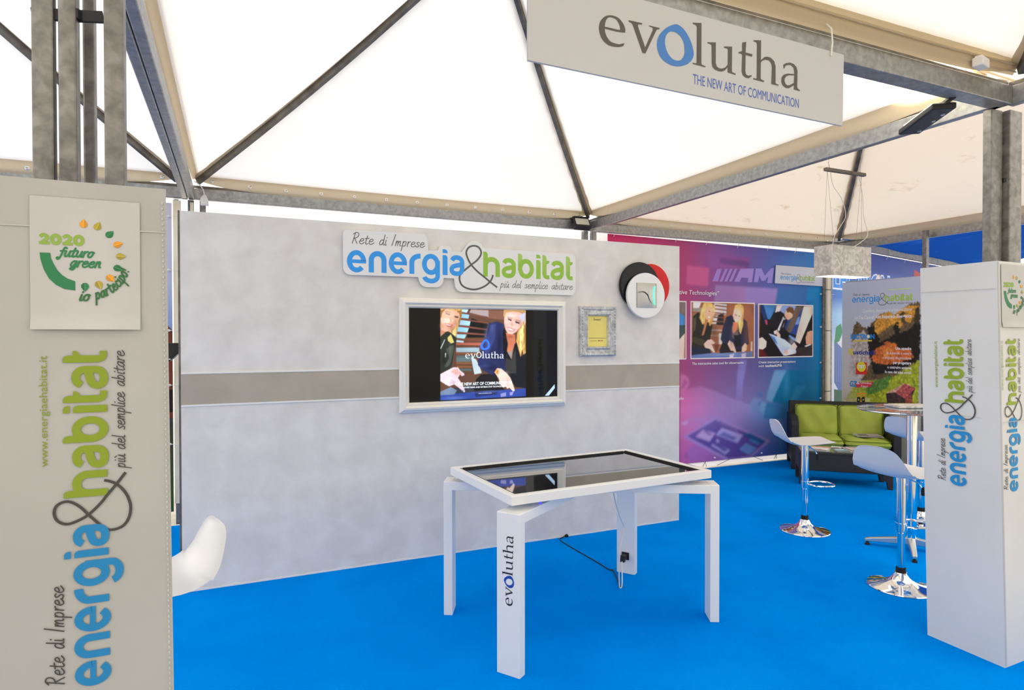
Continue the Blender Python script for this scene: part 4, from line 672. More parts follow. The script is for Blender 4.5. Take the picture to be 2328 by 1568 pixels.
m = MB(); m.tube([(3.577 + .060 + .030 * (1 - 0) + .028 * math.cos(a) - .0, -.092, 2.016 + .085 * math.sin(a)) for a in [PI - 1.15 + 2.3 * i / 14 for i in range(15)]], .005, 6); m.build('light_strip', M_greenled, t, True)

# ------------------------------------------------------------------ printed covers round the corner posts
def cover(name, label, base, topo, H, cm):
    t = thing(name, label, 'column', (sum(p[0] for p in base) / 4, sum(p[1] for p in base) / 4, 0))
    m = MB(); n = 4; vs = [(x, y, 0) for x, y in base] + [(x, y, H) for x, y in topo]
    wall = .012
    m.add(vs, [(0, 1, 5, 4), (1, 2, 6, 5), (2, 3, 7, 6), (3, 0, 4, 7)])
    m.build('cover', cm, t, True, solid=wall)
    return t
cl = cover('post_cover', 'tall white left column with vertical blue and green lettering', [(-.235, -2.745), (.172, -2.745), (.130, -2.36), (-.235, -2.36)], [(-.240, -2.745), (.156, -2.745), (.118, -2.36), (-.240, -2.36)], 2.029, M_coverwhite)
cl_lab = 'white sheet with green 2020 emblem taped on the left column'
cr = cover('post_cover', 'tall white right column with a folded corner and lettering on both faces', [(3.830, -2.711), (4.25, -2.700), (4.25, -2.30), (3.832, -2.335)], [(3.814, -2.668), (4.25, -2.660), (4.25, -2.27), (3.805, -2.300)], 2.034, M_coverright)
def creases(t, a, b, zs, n):
    m = MB()
    for z in zs:
        A, B = Vector(a).lerp(Vector(a), 0), Vector(b)
        m.bar((A.x + n[0] * .0066, A.y + n[1] * .0066, z), (B.x + n[0] * .0066, B.y + n[1] * .0066, z + .004), .0012, .003)
    m.build('fold_line', M_sheet, t, True)
creases(cl, (-.235, -2.745, 0), (.158, -2.745, 0), (1.915,), (0, -1))
creases(cr, (3.812, -2.668, 0), (3.803, -2.305, 0), (1.895,), (-1, 0)); creases(cr, (3.825, -2.693, 0), (3.822, -2.5, 0), (1.235,), (-1, 0)); creases(cr, (3.83, -2.69, 0), (4.2, -2.69, 0), (1.225,), (0, -1))
m = MB(); m.tube([(3.8175, -2.672, 2.03), (3.8325, -2.7155, 0.01)], .006, 6); m.build('corner_edge', M_sheet, cr, True)
m = MB()
for i in range(150): m.box((.152 + .0155 * (1 - i * .0133 / 2.0), -2.7515, .01 + i * .0133), (.004, .002, .006))
o = m.build('stitching', M_sheet, cl, True); o['kind'] = 'stuff'
def emblem(P, parent_t, O, U, k, sheet_label, name='emblem_sheet', V=(0, 0, 1)):
    """white sheet with the 2020 leaf ring; millimetres from the sheet's lower left corner"""
    O, U = Vector(O), Vector(U).normalized(); V = Vector(V).normalized(); N = U.cross(V).normalized()
    t = thing(name, sheet_label, 'poster', O)
    m = MB(); m.grid(lambda a, b: O + U * (.225 * k * a) + V * (.316 * b) + N * (.0012 + .010 * max(0, .09 - b) / .09 * (.6 + .4 * math.sin(a * 3))), 10, 30); m.build('sheet', M_sheet, t, True, smooth=True, clean=False)
    F = Flat(O + N * .0015, U, V, gain=.95); F.T = lambda x, y: (x * k / 1000, y / 1000)
    lt, dk, or_, ol = (142, 176, 74), (44, 126, 78), (236, 160, 44), (178, 164, 58)
    for i in range(2):
        x = 18 + 46 * i
        F.stroke(crom([(x + 2, 220), (x + 9, 225), (x + 16, 220), (x + 13, 213), (x + 5, 206)], 5), 7.5, lt, 0); F.rect(x, 202, x + 21, 209, lt, 0)
        F.stroke(ell(x + 33, 215, 7.6, 9.6, 0, 360, 20)[:-1], 8.2, lt, 0, closed=True)
    F.band([(19, 182), (21, 165), (27, 142), (37, 121), (51, 106), (67, 97), (89, 94)], [(40, 182), (41, 170), (46, 157), (54, 141), (63, 130), (74, 122), (89, 116)], dk)
    hand(F, 'futuro', 57, 126, 175, 13.5, 4.0, dk, slant=.2); hand(F, 'green', 79, 142, 151, 14, 4.0, dk, slant=.2)
    for i, (x, y) in enumerate([(107, 256), (136, 252), (161, 234), (178, 210), (184, 181), (178, 151), (162, 126), (138, 109), (109, 103)]):
        c = (or_, ol, dk)[i % 3]; a = math.radians(90 - 22.5 * i); l = F.layer; F.layer += 2
        pts = [(11.5, 0), (6, 4.6), (0, 8), (-5, 7.5), (-9, 4), (-10, 0), (-9, -4), (-5, -7.5), (0, -8), (6, -4.6)]
        rot = lambda p: (x + p[0] * math.cos(a) - p[1] * math.sin(a), y + p[0] * math.sin(a) + p[1] * math.cos(a))
        c2 = tuple(int(v * .9) for v in c)
        F.poly([rot(p) for p in pts[:6]], c, l); F.poly([rot(p) for p in pts[5:] + pts[:1]], c2, l)
        F.stroke([rot((-9, 0)), rot((10, 0))], .8, tuple(min(255, v + 50) for v in c), l + 1)
    cxx, cyy, R = 104, 170, 100
    def bend(x, y):
        a = math.radians(-96 + x); r = R - y
        return (cxx + r * math.cos(a), cyy + r * math.sin(a))
    def bend2(x, y): return bend(x * .57, y)
    dk2 = (52, 112, 62)
    hand(F, 'io', 3, 26, 0, 14, 4.2, dk2, slant=.15, mp=bend2); hand(F, 'partecipo', 38, 138, 0, 14, 3.8, dk2, slant=.15, mp=bend2); hand(F, '!', 138, 150, 0, 14, 3.4, dk2, slant=.1, mp=bend2)
    F.build('emblem_print', M_print, t); return t
def column_mark(t, O, U, kx, kz, gain=1.0, bold=1.0, V=(0, 0, 1)):
    """word mark turned to read upwards; its baseline runs up the column"""
    FF = [Flat(O, U, V, gain=gain) for _ in range(6)]
    wordmark(*FF[:4], lambda x, y: (-(y - 25) * kx / 1000, (x - 15) * kz / 1000), Ft=FF[4], Fw=FF[5], www=True, blue=(30, 138, 200), green=(142, 164, 40), grey=(74, 72, 68), bold=bold, sw=6.5)
    for nm, F in zip(('blue_lettering', 'green_lettering', 'ampersand', 'script_lettering', 'motto_lettering', 'web_address'), FF): F.build(nm, M_print, t)
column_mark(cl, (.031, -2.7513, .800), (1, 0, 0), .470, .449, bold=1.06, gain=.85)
emblem(None, cl, (-.122, -2.7515, 1.672), (1, 0, 0), 1.0, cl_lab)
nl = Vector((-1, .03, 0))
column_mark(cr, (3.8152, -2.533, .866), (.0115, -1, 0), .51, .424, bold=1.06, V=(-.0105, .019, 1))
column_mark(cr, (3.962, -2.6962, .870), (1, .022, 0), .45, .424, bold=1.06, V=(0, .0195, 1))
emblem(None, cr, (3.840, -2.6815, 1.702), (1, .022, 0), 1.0, 'white sheet with green 2020 emblem on the right column at picture edge', V=(0, .0195, 1))

# ------------------------------------------------------------------ hanging sign
t = thing('hanging_sign', 'white rectangular hanging sign with grey serif lettering and a blue letter o', 'sign', (1.97, -2.66, 2.56))
m = MB(); m.prism([(1.219, 2.577), (2.716, 2.561), (2.722, 2.866), (1.219, 2.880)], (0, 0, 0), (1, 0, 0), (0, 0, 1), (0, -1, 0), 2.655, 2.665); m.build('sign_board', M_sign, t, True)
F = Flat((1.494, -2.6652, 2.684), (1, 0, 0), (0, 0, 1), gain=1.25)
serif_word(F, lambda x, y: (x / 1000, y / 1000), (82, 78, 72), (66, 116, 180)); F.build('serif_lettering', M_print, t)
F = Flat((1.494, -2.6652, 2.684), (1, 0, 0), (0, 0, 1), gain=1.25)
F.T = lambda x, y: (x, y - .0225 * (x - .413)); F.text('THE NEW ART OF COMMUNICATION', .414, -.0735, .0395, (70, 98, 172), wd=.549); F.build('tagline_lettering', M_print, t)
for x in (1.28, 2.640):
    m = MB(); m.tube([(x, -2.668, 2.845), (x + .004, -2.672, 2.90), (x + .012, -2.66, 2.965), (x + .02, -2.63, 3.0), (x + .012, -2.60, 2.995)], .0035, 6); m.build('cable_tie', M_tie, t, True)

# ------------------------------------------------------------------ interactive touch table
TC = Vector((2.195, -1.313, 0)); TR = math.radians(3.6)
t = thing('touch_table', 'white touch screen table with four board legs and serif lettering on the near leg', 'table', TC, TR)
hx, hy, z0, z1 = .664, .402, .824, .872
fw = .040
m = MB()
prof = [(0, z0), (0, z1), (fw, z1), (fw, z1 - .018), (fw + .004, z0)]
vs = []; n = len(prof)
for sx, sy in ((-1, -1), (1, -1), (1, 1), (-1, 1)):
    for i, z in prof: vs.append((sx * (hx - i), sy * (hy - i), z))
fs = []
for k in range(4):
    j = (k + 1) % 4
    for i in range(n): fs.append((k * n + i, k * n + (i + 1) % n, j * n + (i + 1) % n, j * n + i))
m.add(vs, fs); m.build('top_frame', M_white, t, bevel=.004)
m = MB(); m.box((0, 0, z0 + .004), (2 * (hx - fw), 2 * (hy - fw), .012)); m.build('back_panel', M_white, t)
m = MB(); m.box((0, 0, z1 - .020), (2 * (hx - fw) - .004, 2 * (hy - fw) - .004, .012)); m.build('screen_glass', M_tglass, t)
m = MB()
for i, (ww, zz) in enumerate(((.010, z1 - .002), (.017, z1 - .007), (.024, z1 - .012))):
    a, b = hx - fw, hy - fw
    for sx in (-1, 1): m.box((sx * (a - ww / 2), 0, zz - .004), (ww, 2 * b, .0045))
    for sy in (-1, 1): m.box((0, sy * (b - ww / 2), zz - .004), (2 * a - .05, ww, .0045))
m.build('screen_gasket', M_blackm, t)
lp = {}
for sx, sy in ((-1, -1), (1, -1), (1, 1), (-1, 1)):
    px, py = sx * .668, sy * .402; ang = math.atan2(py, px)
    m = MB(); m.box((px, py, .3985), (.052, .132, .797), ang); lp[(sx, sy)] = (px, py, ang)
    m.build('leg', M_white, t, bevel=.003)
for k, s_ in enumerate((1, -1)):
    ang = math.atan2(.402, s_ * .668); L = math.hypot(.668, .402)
    m = MB(); m.box((0, 0, .772 - .0015 * k), (2 * L - .048, .132, .050), ang); m.build('cross_beam', M_white, t, bevel=.003)
m = MB(); m.box((0, 0, .811), (.30, .26, .028)); m.build('mounting_block', M_whitematt, t)
px, py, ang = lp[(-1, -1)]
nrm = Vector((math.cos(ang), math.sin(ang), 0)); side = Vector((-math.sin(ang), math.cos(ang), 0))
# outward face of the near left leg
U = Vector((0, 0, 1)).cross(nrm); U = U if True else U
F = Flat(Vector((px, py, .345)) + nrm * .0262 + U * -.004, U, (0, 0, 1), gain=1.1)
serif_word(F, lambda x, y: (.030 - y * .37 / 1000, x * .355 / 1000), (30, 34, 48), (20, 66, 160)); F.build('leg_lettering', M_print, t, world=False)
m = MB(); m.box((-.50, -.398, z0 - .006), (.014, .006, .006)); m.build('status_light', M_blueled, t)
px, py, ang = lp[(1, 1)]
nrm = Vector((math.cos(ang), math.sin(ang), 0))
m = MB(); m.box((px - nrm.x * .030 + nrm.y * 0, py - nrm.y * .030, .125), (.010, .052, .050), ang); m.build('power_inlet', M_blackm, t)

def W(p):  # table-local point to the world
    return Matrix.Translation(TC) @ Matrix.Rotation(TR, 4, 'Z') @ Vector(p)
inl = W((px - nrm.x * .06, py - nrm.y * .06, .125))
t2 = thing('power_cable', 'thin white cable hanging under the touch table and plugged into its far leg', 'cable', (inl.x, inl.y, 0))
cp = [W((.20, -.02, .80)), W((.26, .02, .72)), W((.33, .08, .60)), W((.44, .17, .46)), W((.50, .22, .40)), W((.49, .215, .36)), W((.45, .19, .28)), W((.435, .185, .18)), W((.44, .19, .06)), W((.445, .19, .008)), W((.47, .20, .012)), W((.51, .25, .07)), inl - Vector((.02, .01, .02)), inl]
pp = [Vector((a, b, 0)) for a, b in ()]
def smooth3(P, n=6):
    out = []
    for i in range(len(P) - 1):
        a, b, c, d = P[max(i - 1, 0)], P[i], P[i + 1], P[min(i + 2, len(P) - 1)]
        for k in range(n):
            s = k / n; out.append(.5 * ((2 * b) + (c - a) * s + (2 * a - 5 * b + 4 * c - d) * s * s + (-a + 3 * b - 3 * c + d) * s ** 3))
    return out + [P[-1]]
m = MB(); m.tube(smooth3(cp), .0038, 7); m.build('cord', M_cordw, t2, True, smooth=True)
m = MB(); m.box((inl.x, inl.y, .125), (.045, .034, .034), ang + TR); m.box((inl.x - .014, inl.y - .010, .112), (.03, .03, .03), ang + TR); m.build('plug', M_blackm, t2, True, bevel=.003)
t2 = thing('floor_cable', 'dark cable on the blue carpet from the grey wall to the table leg', 'cable', (2.74, -.4, 0))
m = MB(); m.tube(smooth3([Vector((2.83, .004, .012)), Vector((2.79, -.02, .008)), Vector((2.735, -.07, .005)), Vector((2.735, -.3, .004)), Vector((2.745, -.6, .004)), Vector((2.745, -.78, .004)), Vector((2.755, -.83, .006)), W((.452, .195, .010))]), .0042, 6); m.build('cord', M_cordk, t2, True, smooth=True)
m = MB(); m.lathe([(0, 0), (.014, .002), (.016, .012), (.008, .022), (0, .024)], (2.83, -.006, 0), 12); m.build('cord_grommet', M_rubber, t2, True, smooth=True)

# ------------------------------------------------------------------ bar stools
def make_stool(label, loc, rz, ring=True):
    t = thing('bar_stool', label, 'stool', loc, rz, 'white chrome bar stools')
    m = MB(); m.lathe([(0, 0), (.197, 0), (.200, .004), (.197, .009), (.180, .014), (.150, .020), (.118, .028), (.088, .039), (.064, .053), (.048, .070), (.039, .088), (.036, .100), (0, .100)], n=56); m.build('base', M_chrome, t, smooth=True, angle=25)
    m = MB(); m.lathe([(.030, .095), (.030, .13), (.026, .132), (.026, .095)], n=24); m.build('rubber_collar', M_rubber, t, smooth=True)
    m = MB(); m.lathe([(.023, .10), (.023, .42), (0, .42)], n=24); m.build('gas_lift', M_chrome, t, smooth=True)
    m = MB(); m.lathe([(.026, .36), (.030, .365), (.030, .735), (.05, .742), (0, .742)], n=28); m.build('sleeve', M_chrome, t, smooth=True, angle=30)
    m = MB(); P = [(.03, .02, .40), (.06, .07, .40), (.14, .10, .40), (.21, .07, .40), (.235, 0, .40), (.21, -.07, .40), (.14, -.10, .40), (.06, -.07, .40), (.03, -.02, .40)]
    m.tube(smooth3([Vector(p) for p in P], 4), .008, 8); m.build('footrest', M_chrome, t, smooth=True)
    m = MB(); m.lathe([(.034, .375), (.034, .425)], n=20); m.build('footrest_clamp', M_chrome, t, smooth=True)
    m = MB(); m.tube([(.02, -.03, .725), (.05, -.08, .70), (.06, -.10, .665)], .005, 6); lv = m.build('lever', M_chrome, t, smooth=True)
    m = MB(); m.lathe([(0, 0), (.012, .004), (.014, .03), (.009, .055), (0, .058)], (.062, -.105, .62), 10); m.build('lever_grip', M_rubber, lv, smooth=True)
    prof = crom([(.215, .758), (.19, .770), (.10, .765), (.0, .756), (-.09, .752), (-.15, .768), (-.19, .812), (-.215, .87), (-.235, .925), (-.243, .950)], 4); n = len(prof)
    def shell(sgn):
        def fn(a, b):
            i = min(a * (n - 1), n - 1.0001); k = int(i); fr = i - k
            x = prof[k][0] * (1 - fr) + prof[k + 1][0] * fr; z = prof[k][1] * (1 - fr) + prof[k + 1][1] * fr
            dx, dz = prof[k + 1][0] - prof[k][0], prof[k + 1][1] - prof[k][1]; L = math.hypot(dx, dz)
            nx, nz = (dz / L, -dx / L) if True else (0, 1)
            s = 2 * a - 1; wd = (.205 if a < .62 else .205 - .045 * (a - .62) / .38) * max(0, (1 - abs(s) ** 3.2)) ** .42
            v = 2 * b - 1; e = max(0, 1 - v * v) ** .5 * max(0, 1 - abs(s) ** 8)
            bow = .020 * v * v
            return (x + nx * (-bow + sgn * .010 * e), v * wd, z + nz * (-bow * -1 if False else 0) + (bow * .6 if a < .6 else 0) + nz * sgn * .010 * e)
        return fn
    m = MB(); m.grid(shell(1), 44, 18); m.grid(shell(-1), 44, 18)
    o = m.build('seat', M_seat, t, smooth=True, angle=180, clean=False)
    return t
make_stool('white bar stool with chrome base standing alone before the green sofa', (4.775, -.685, 0), math.radians(-28))
make_stool('white bar stool nearest the right column with its back to the camera', (4.345, -1.825, 0), math.radians(0))
make_stool('white bar stool behind the glass bar table, half hidden by the column', (5.93, -.93, 0), math.radians(-10))
make_stool('white stool at the left edge, mostly hidden behind the left column', (.005, -1.955, 0), math.radians(196))

# ------------------------------------------------------------------ glass bar table
bt = (5.11, -1.385, 0)
t = thing('bar_table', 'round glass bar table on a chrome column beside the right column', 'table', bt, math.radians(-56))
m = MB(); m.lathe([(0, 1.083), (.366, 1.083), (.372, 1.088), (.372, 1.096), (.368, 1.100), (0, 1.100)], n=64); m.build('glass_top', M_clear, t, smooth=True, angle=30)
m = MB(); m.lathe([(0, .07), (.036, .07), (.036, 1.07), (.12, 1.076), (.12, 1.082), (0, 1.082)], n=32); m.build('column', M_chrome, t, smooth=True, angle=30)
for k in range(4):
    a = k * PI / 2 + math.radians(4); m = MB(); c, s_ = math.cos(a), math.sin(a)
    vs = []
    for d, z, wd, h in ((.02, .075, .026, .055), (.28, .046, .017, .030), (.315, .040, .015, .022)):
        for q, zz in ((-1, z - h / 2), (1, z - h / 2), (1, z + h / 2), (-1, z + h / 2)): vs.append((c * d - s_ * q * wd, s_ * d + c * q * wd, zz))
    fs = [(0, 1, 2, 3), (8, 11, 10, 9)] + [(i * 4 + j, i * 4 + (j + 1) % 4, i * 4 + 4 + (j + 1) % 4, i * 4 + 4 + j) for i in range(2) for j in range(4)]
    m.add(vs, fs); lg = m.build('foot', M_alu, t, bevel=.005)
    m = MB(); m.lathe([(0, 0), (.018, 0), (.018, .012), (.010, .020), (.010, .03), (0, .03)], (c * .295, s_ * .295, 0), 14); m.build('foot_pad', M_rubber, lg, smooth=True)
t = thing('ornate_tray', 'small silver tray with a green light on the glass bar table', 'tray', (5.20, -1.31, 1.101), math.radians(-24))
m = MB(); m.box((0, 0, .008), (.30, .20, .016)); m.build('tray_body', M_silver, t, bevel=.005)
m = MB(); m.box((0, 0, .0175), (.26, .16, .003)); m.build('tray_inlay', M_plaster, t)
m = MB(); m.lathe([(0, 0), (.007, 0), (.006, .006), (0, .008)], (.06, -.085, .017), 10); m.build('indicator', M_greenled, t)
t = thing('flyer', 'grey folded flyer lying at the left rim of the glass bar table', 'flyer', (4.93, -1.18, 1.101), math.radians(-30))
m = MB(); m.grid(lambda a, b: (-.10 + .2 * a, -.04 + .08 * b, .002 + .010 * math.sin(PI * a) * (1 - b * .4)), 10, 2); m.build('sheet', M_alu, t, solid=.002)

# ------------------------------------------------------------------ sofa
SD = Vector((.735, -.678, 0)).normalized(); sofa_rz = math.atan2(SD.y, SD.x)
t = thing('garden_sofa', 'black wicker two seat sofa with olive green cushions', 'sofa', (6.70, 1.20, 0), sofa_rz)
SW, SDp = 1.21, .61
for x in (0, SW - .09):
    m = MB(); m.prism([(0, .0), (.07, .0), (.09, .10), (SDp - .09, .10), (SDp - .07, 0), (SDp, 0), (SDp + .01, .66), (.13, .655), (.02, .605), (0, .56)], (x, 0, 0), (0, 1, 0), (0, 0, 1), (1, 0, 0), 0, .09); m.build('arm', M_wicker, t, bevel=.014)
m = MB(); m.box((SW / 2, .30, .20), (SW - .16, .56, .16)); m.build('seat_base', M_wicker, t, bevel=.012)
m = MB(); m.prism([(SDp - .13, .16), (SDp - .02, .16), (SDp + .025, .80), (SDp - .05, .82)], (.02, 0, 0), (0, 1, 0), (0, 0, 1), (1, 0, 0), 0, SW - .04); m.build('back_frame', M_wicker, t, bevel=.014)
def cushion(cx, cy, cz, sx, sy, sz, nm, tilt=0, par=None):
    m = MB(); bm = []
    def fn_top(sgn):
        def fn(a, b):
            u, v = 2 * a - 1, 2 * b - 1
            ed = (1 - abs(u) ** 6) * (1 - abs(v) ** 6)
            return Vector((u * sx / 2 * (1 - .015 * v * v), v * sy / 2 * (1 - .015 * u * u), sgn * (sz / 2 * ed ** .35 + .008 * ed * math.sin(7 * u + 3 * v))))
        return fn
    R = Matrix.Rotation(tilt, 3, 'X'); C = Vector((cx, cy, cz))
    for sg in (1, -1): m.grid(lambda a, b: C + R @ fn_top(sg)(a, b), 24, 20)
    o = m.build(nm, M_olive, par or t, smooth=True, angle=180, clean=False)
    m = MB(); P = []
    for i in range(48):
        a = 2 * PI * i / 48; c, s_ = math.cos(a), math.sin(a); k = (abs(c) ** 8 + abs(s_) ** 8) ** (-1 / 8)
        P.append(C + R @ Vector((c * k * sx / 2 * .985, s_ * k * sy / 2 * .985, sz * .30)))
    m.tube(P, .005, 6, closed=True); m.build('piping', M_piping, o, smooth=True)
    return o
for k in range(2):
    cx = .09 + (SW - .18) * (k + .5) / 2
    cushion(cx, .27, .345, (SW - .18) / 2 - .004, .56, .13, 'seat_cushion')
    cushion(cx, SDp - .10, .575, (SW - .18) / 2 - .004, .40, .12, 'back_cushion', math.radians(78))

t = thing('coffee_table', 'low black wicker coffee table in front of the green sofa', 'table', (6.135, .575, 0), sofa_rz)
CW, CD, CH = .93, .46, .385
for x in (0, CW - .06):
    for y in (0, CD - .06):
        m = MB(); xs = 1 if x == 0 else -1
        px0 = x if x == 0 else x + .06
        m.prism([(px0, 0), (px0 + xs * .05, 0), (px0 + xs * .06, .07), (px0 + xs * .10, .12), (px0 + xs * .10, .20), (px0, .20)], (0, y, 0), (1, 0, 0), (0, 0, 1), (0, 1, 0), 0, .06); m.build('leg', M_wicker, t, bevel=.008)
for y in (.0, CD - .05): m = MB(); m.box((CW / 2, y + .025, .26), (CW, .05, .20)); m.build('apron', M_wicker, t, bevel=.01)
for x in (.0, CW - .05): m = MB(); m.box((x + .025, CD / 2, .26), (.05, CD - .1, .20)); m.build('apron', M_wicker, t, bevel=.01)
m = MB(); m.box((CW / 2, CD / 2, .35), (CW, CD, .03)); m.build('table_top', M_wicker, t, bevel=.008)
m = MB(); m.box((CW / 2, CD / 2, .372), (CW - .03, CD - .03, .010)); m.build('glass_pane', M_clear, t)
def paper(name, label, cat, base, rz, x, y, z, w_, d_, th, a, cols, parent_rz, group=None):
    R = Matrix.Rotation(rz, 3, 'Z'); p = Vector(base) + R @ Vector((x, y, z))
    t = thing(name, label, cat, p, rz + a, group)
    m = MB(); m.grid(lambda u, v: (-w_ / 2 + w_ * u, -d_ / 2 + d_ * v, th + .006 * math.sin(PI * u) * v), 8, 4); m.grid(lambda u, v: (-w_ / 2 + w_ * u, -d_ / 2 + d_ * v, 0.0), 1, 1)
    m.box((0, 0, th / 2), (w_, d_, th * .9)); m.build('pages', M_sheet, t)
    F = Flat((0, 0, th + .0066), (1, 0, 0), (0, 1, 0), gain=1.1)
    for (u0, v0, u1, v1, c) in cols: F.rect((u0 - .5) * w_ * .96, (v0 - .5) * d_ * .96, (u1 - .5) * w_ * .96, (v1 - .5) * d_ * .96, c)
    F.build('cover_print', M_print, t, world=False); return t
cb = (6.135, .575, 0)
paper('newspaper', 'open newspaper spread on the right half of the coffee table', 'newspaper', cb, sofa_rz, .68, .25, .378, .36, .30, .006, .15, [(.05, .05, .95, .95, (214, 200, 190)), (.1, .7, .5, .9, (150, 140, 134)), (.55, .2, .9, .6, (170, 140, 126)), (.1, .15, .45, .6, (188, 178, 170))], 0)
paper('magazine', 'white magazine with orange stripe on the coffee table beside the lone stool', 'magazine', cb, sofa_rz, .23, .16, .378, .20, .26, .007, -.2, [(.05, .05, .95, .95, (222, 218, 214)), (.05, .75, .95, .92, (214, 120, 70)), (.1, .1, .6, .4, (200, 190, 180))], 0)
paper('magazine', 'pale printed magazine at the far left corner of the coffee table', 'magazine', cb, sofa_rz, .09, .385, .378, .13, .11, .008, .2, [(.05, .05, .95, .95, (206, 204, 200)), (.1, .4, .9, .8, (170, 165, 160))], 0)
paper('leaflet', 'light blue leaflet in the middle of the coffee table', 'leaflet', cb, sofa_rz, .435, .13, .378, .13, .11, .003, .35, [(.02, .02, .98, .98, (140, 190, 205)), (.1, .55, .9, .85, (224, 228, 226))], 0)
paper('leaflet', 'white leaflet beside the left edge of the open newspaper', 'leaflet', cb, sofa_rz, .42, .33, .378, .11, .11, .002, -.3, [(.02, .02, .98, .98, (220, 222, 214)), (.2, .2, .8, .5, (150, 160, 120))], 0)
paper('magazine', 'grey magazine lying on the right seat cushion of the green sofa', 'magazine', (6.70, 1.20, 0), sofa_rz, .90, .26, .424, .30, .22, .006, .1, [(.03, .03, .97, .97, (196, 194, 188)), (.08, .1, .5, .9, (120, 120, 112)), (.55, .2, .9, .8, (168, 164, 156))], 0)
# green chest with a white lid beside the sofa
t = thing('storage_chest', 'green chest with white top at right of the sofa behind the bar table', 'chest', (8.42, .28, 0))
m = MB(); m.box((8.42, .28, .27), (.50, 1.0, .54)); m.build('chest_body', M_greenbox, t, True, bevel=.01)
m = MB(); m.box((8.42, .28, .58), (.54, 1.04, .08)); m.build('lid', M_whitematt, t, True, bevel=.01)
for y in (-.05, .28, .6): m = MB(); m.box((8.167, y, .27), (.008, .02, .54)); m.build('panel_rib', M_blackm, t, True)

# ------------------------------------------------------------------ big colour banner behind the second tent
YB = 1.74
t = thing('printed_banner', 'large pink to blue printed banner tied to the rear beam with photographs', 'banner', (6.1, YB, 0))
bx0, bx1 = 4.34, 7.875
def bz0(x): return .07
def bz1(x): return 2.876 - .012 * (x - 4.34)
KN = [(4.34, (196, 44, 92), (176, 64, 108), (168, 70, 126), (168, 76, 132), (140, 62, 128)),
      (5.45, (158, 62, 106), (164, 62, 108), (150, 66, 112), (172, 84, 136), (150, 70, 134)),
      (6.05, (122, 74, 138), (128, 78, 138), (116, 76, 130), (134, 104, 158), (112, 72, 142)),
      (6.60, (96, 80, 148), (92, 88, 152), (92, 82, 138), (120, 112, 170), (72, 72, 142)),
      (7.20, (62, 90, 162), (66, 96, 160), (64, 92, 152), (74, 112, 168), (40, 90, 156)),
      (7.55, (52, 104, 168), (34, 104, 164), (22, 100, 152), (44, 110, 166), (20, 98, 154)),
      (7.875, (34, 112, 176), (16, 128, 184), (10, 120, 172), (0, 104, 152), (6, 96, 146))]
ZK = [2.86, 2.1, 1.3, .75, .07]
def bcol(x, z):
    i = 0
    while i < len(KN) - 2 and x > KN[i + 1][0]: i += 1
    fx = max(0, min(1, (x - KN[i][0]) / (KN[i + 1][0] - KN[i][0])))
    j = 0
    while j < 3 and z < ZK[j + 1]: j += 1
    fz = max(0, min(1, (ZK[j] - z) / (ZK[j] - ZK[j + 1])))
    def c(k, q): return KN[k][1 + q]
    return tuple((c(i, j)[n] * (1 - fx) + c(i + 1, j)[n] * fx) * (1 - fz) + (c(i, j + 1)[n] * (1 - fx) + c(i + 1, j + 1)[n] * fx) * fz for n in range(3))
GN = 1.36
def bgrid(X, Y):
    xs = np.linspace(0, 3600, 90); zs = np.linspace(0, 2900, 60)
    T = np.array([[bcol(4.3 + x / 1000, z / 1000) for x in xs] for z in zs])
    fx = np.clip(X / 3600 * 89, 0, 88.999); fz = np.clip(Y / 2900 * 59, 0, 58.999); ix, iz = fx.astype(int), fz.astype(int); fx, fz = (fx - ix)[..., None], (fz - iz)[..., None]
    return (T[iz, ix] * (1 - fx) + T[iz, ix + 1] * fx) * (1 - fz) + (T[iz + 1, ix] * (1 - fx) + T[iz + 1, ix + 1] * fx) * fz
def lighter(X, Y): return np.minimum(bgrid(X, Y) * 1.06 + 14, 255)
BB = [(250, 2100, 0, 0, (0, 0, 0), 0), (1500, 560, 300, 120, (150, 140, 200), .3), (2500, 650, 250, 160, (60, 130, 190), .4), (1200, 500, 200, 100, (190, 120, 170), .35), (3200, 900, 160, 240, (10, 90, 140), .5), (2900, 1050, 60, 260, (110, 160, 205), .35), (1700, 2700, 300, 100, (150, 90, 160), .25), (3000, 2650, 300, 140, (70, 130, 190), .3)]
img = raster(GHOST + [(TABLEPLANE, lighter)] + LOWER, 40, 70, 3575, 2870, 330, 262, bgrid, blur=1.1, blobs=BB, seed=5)
def bmask(X, Z):
    f = (Z - .07) / 2.80; return X, .07 + f * (2.876 - .012 * X - .07)
grid_print('banner_sheet', img, .04, .07, 3.575, 2.87, (4.3, YB, 0), (1, 0, 0), (0, 0, 1), 0, M_bannerprint, t, GN, bmask)
PB = {}
k = 0
groups = [PICS[:5], PICS[5:49], PICS[49:]]
i0 = [i for i, q in enumerate(PICS) if q[1] == (236, 210, 205)][0]; i1 = [i for i, q in enumerate(PICS) if q[1] == (232, 215, 212)][0]
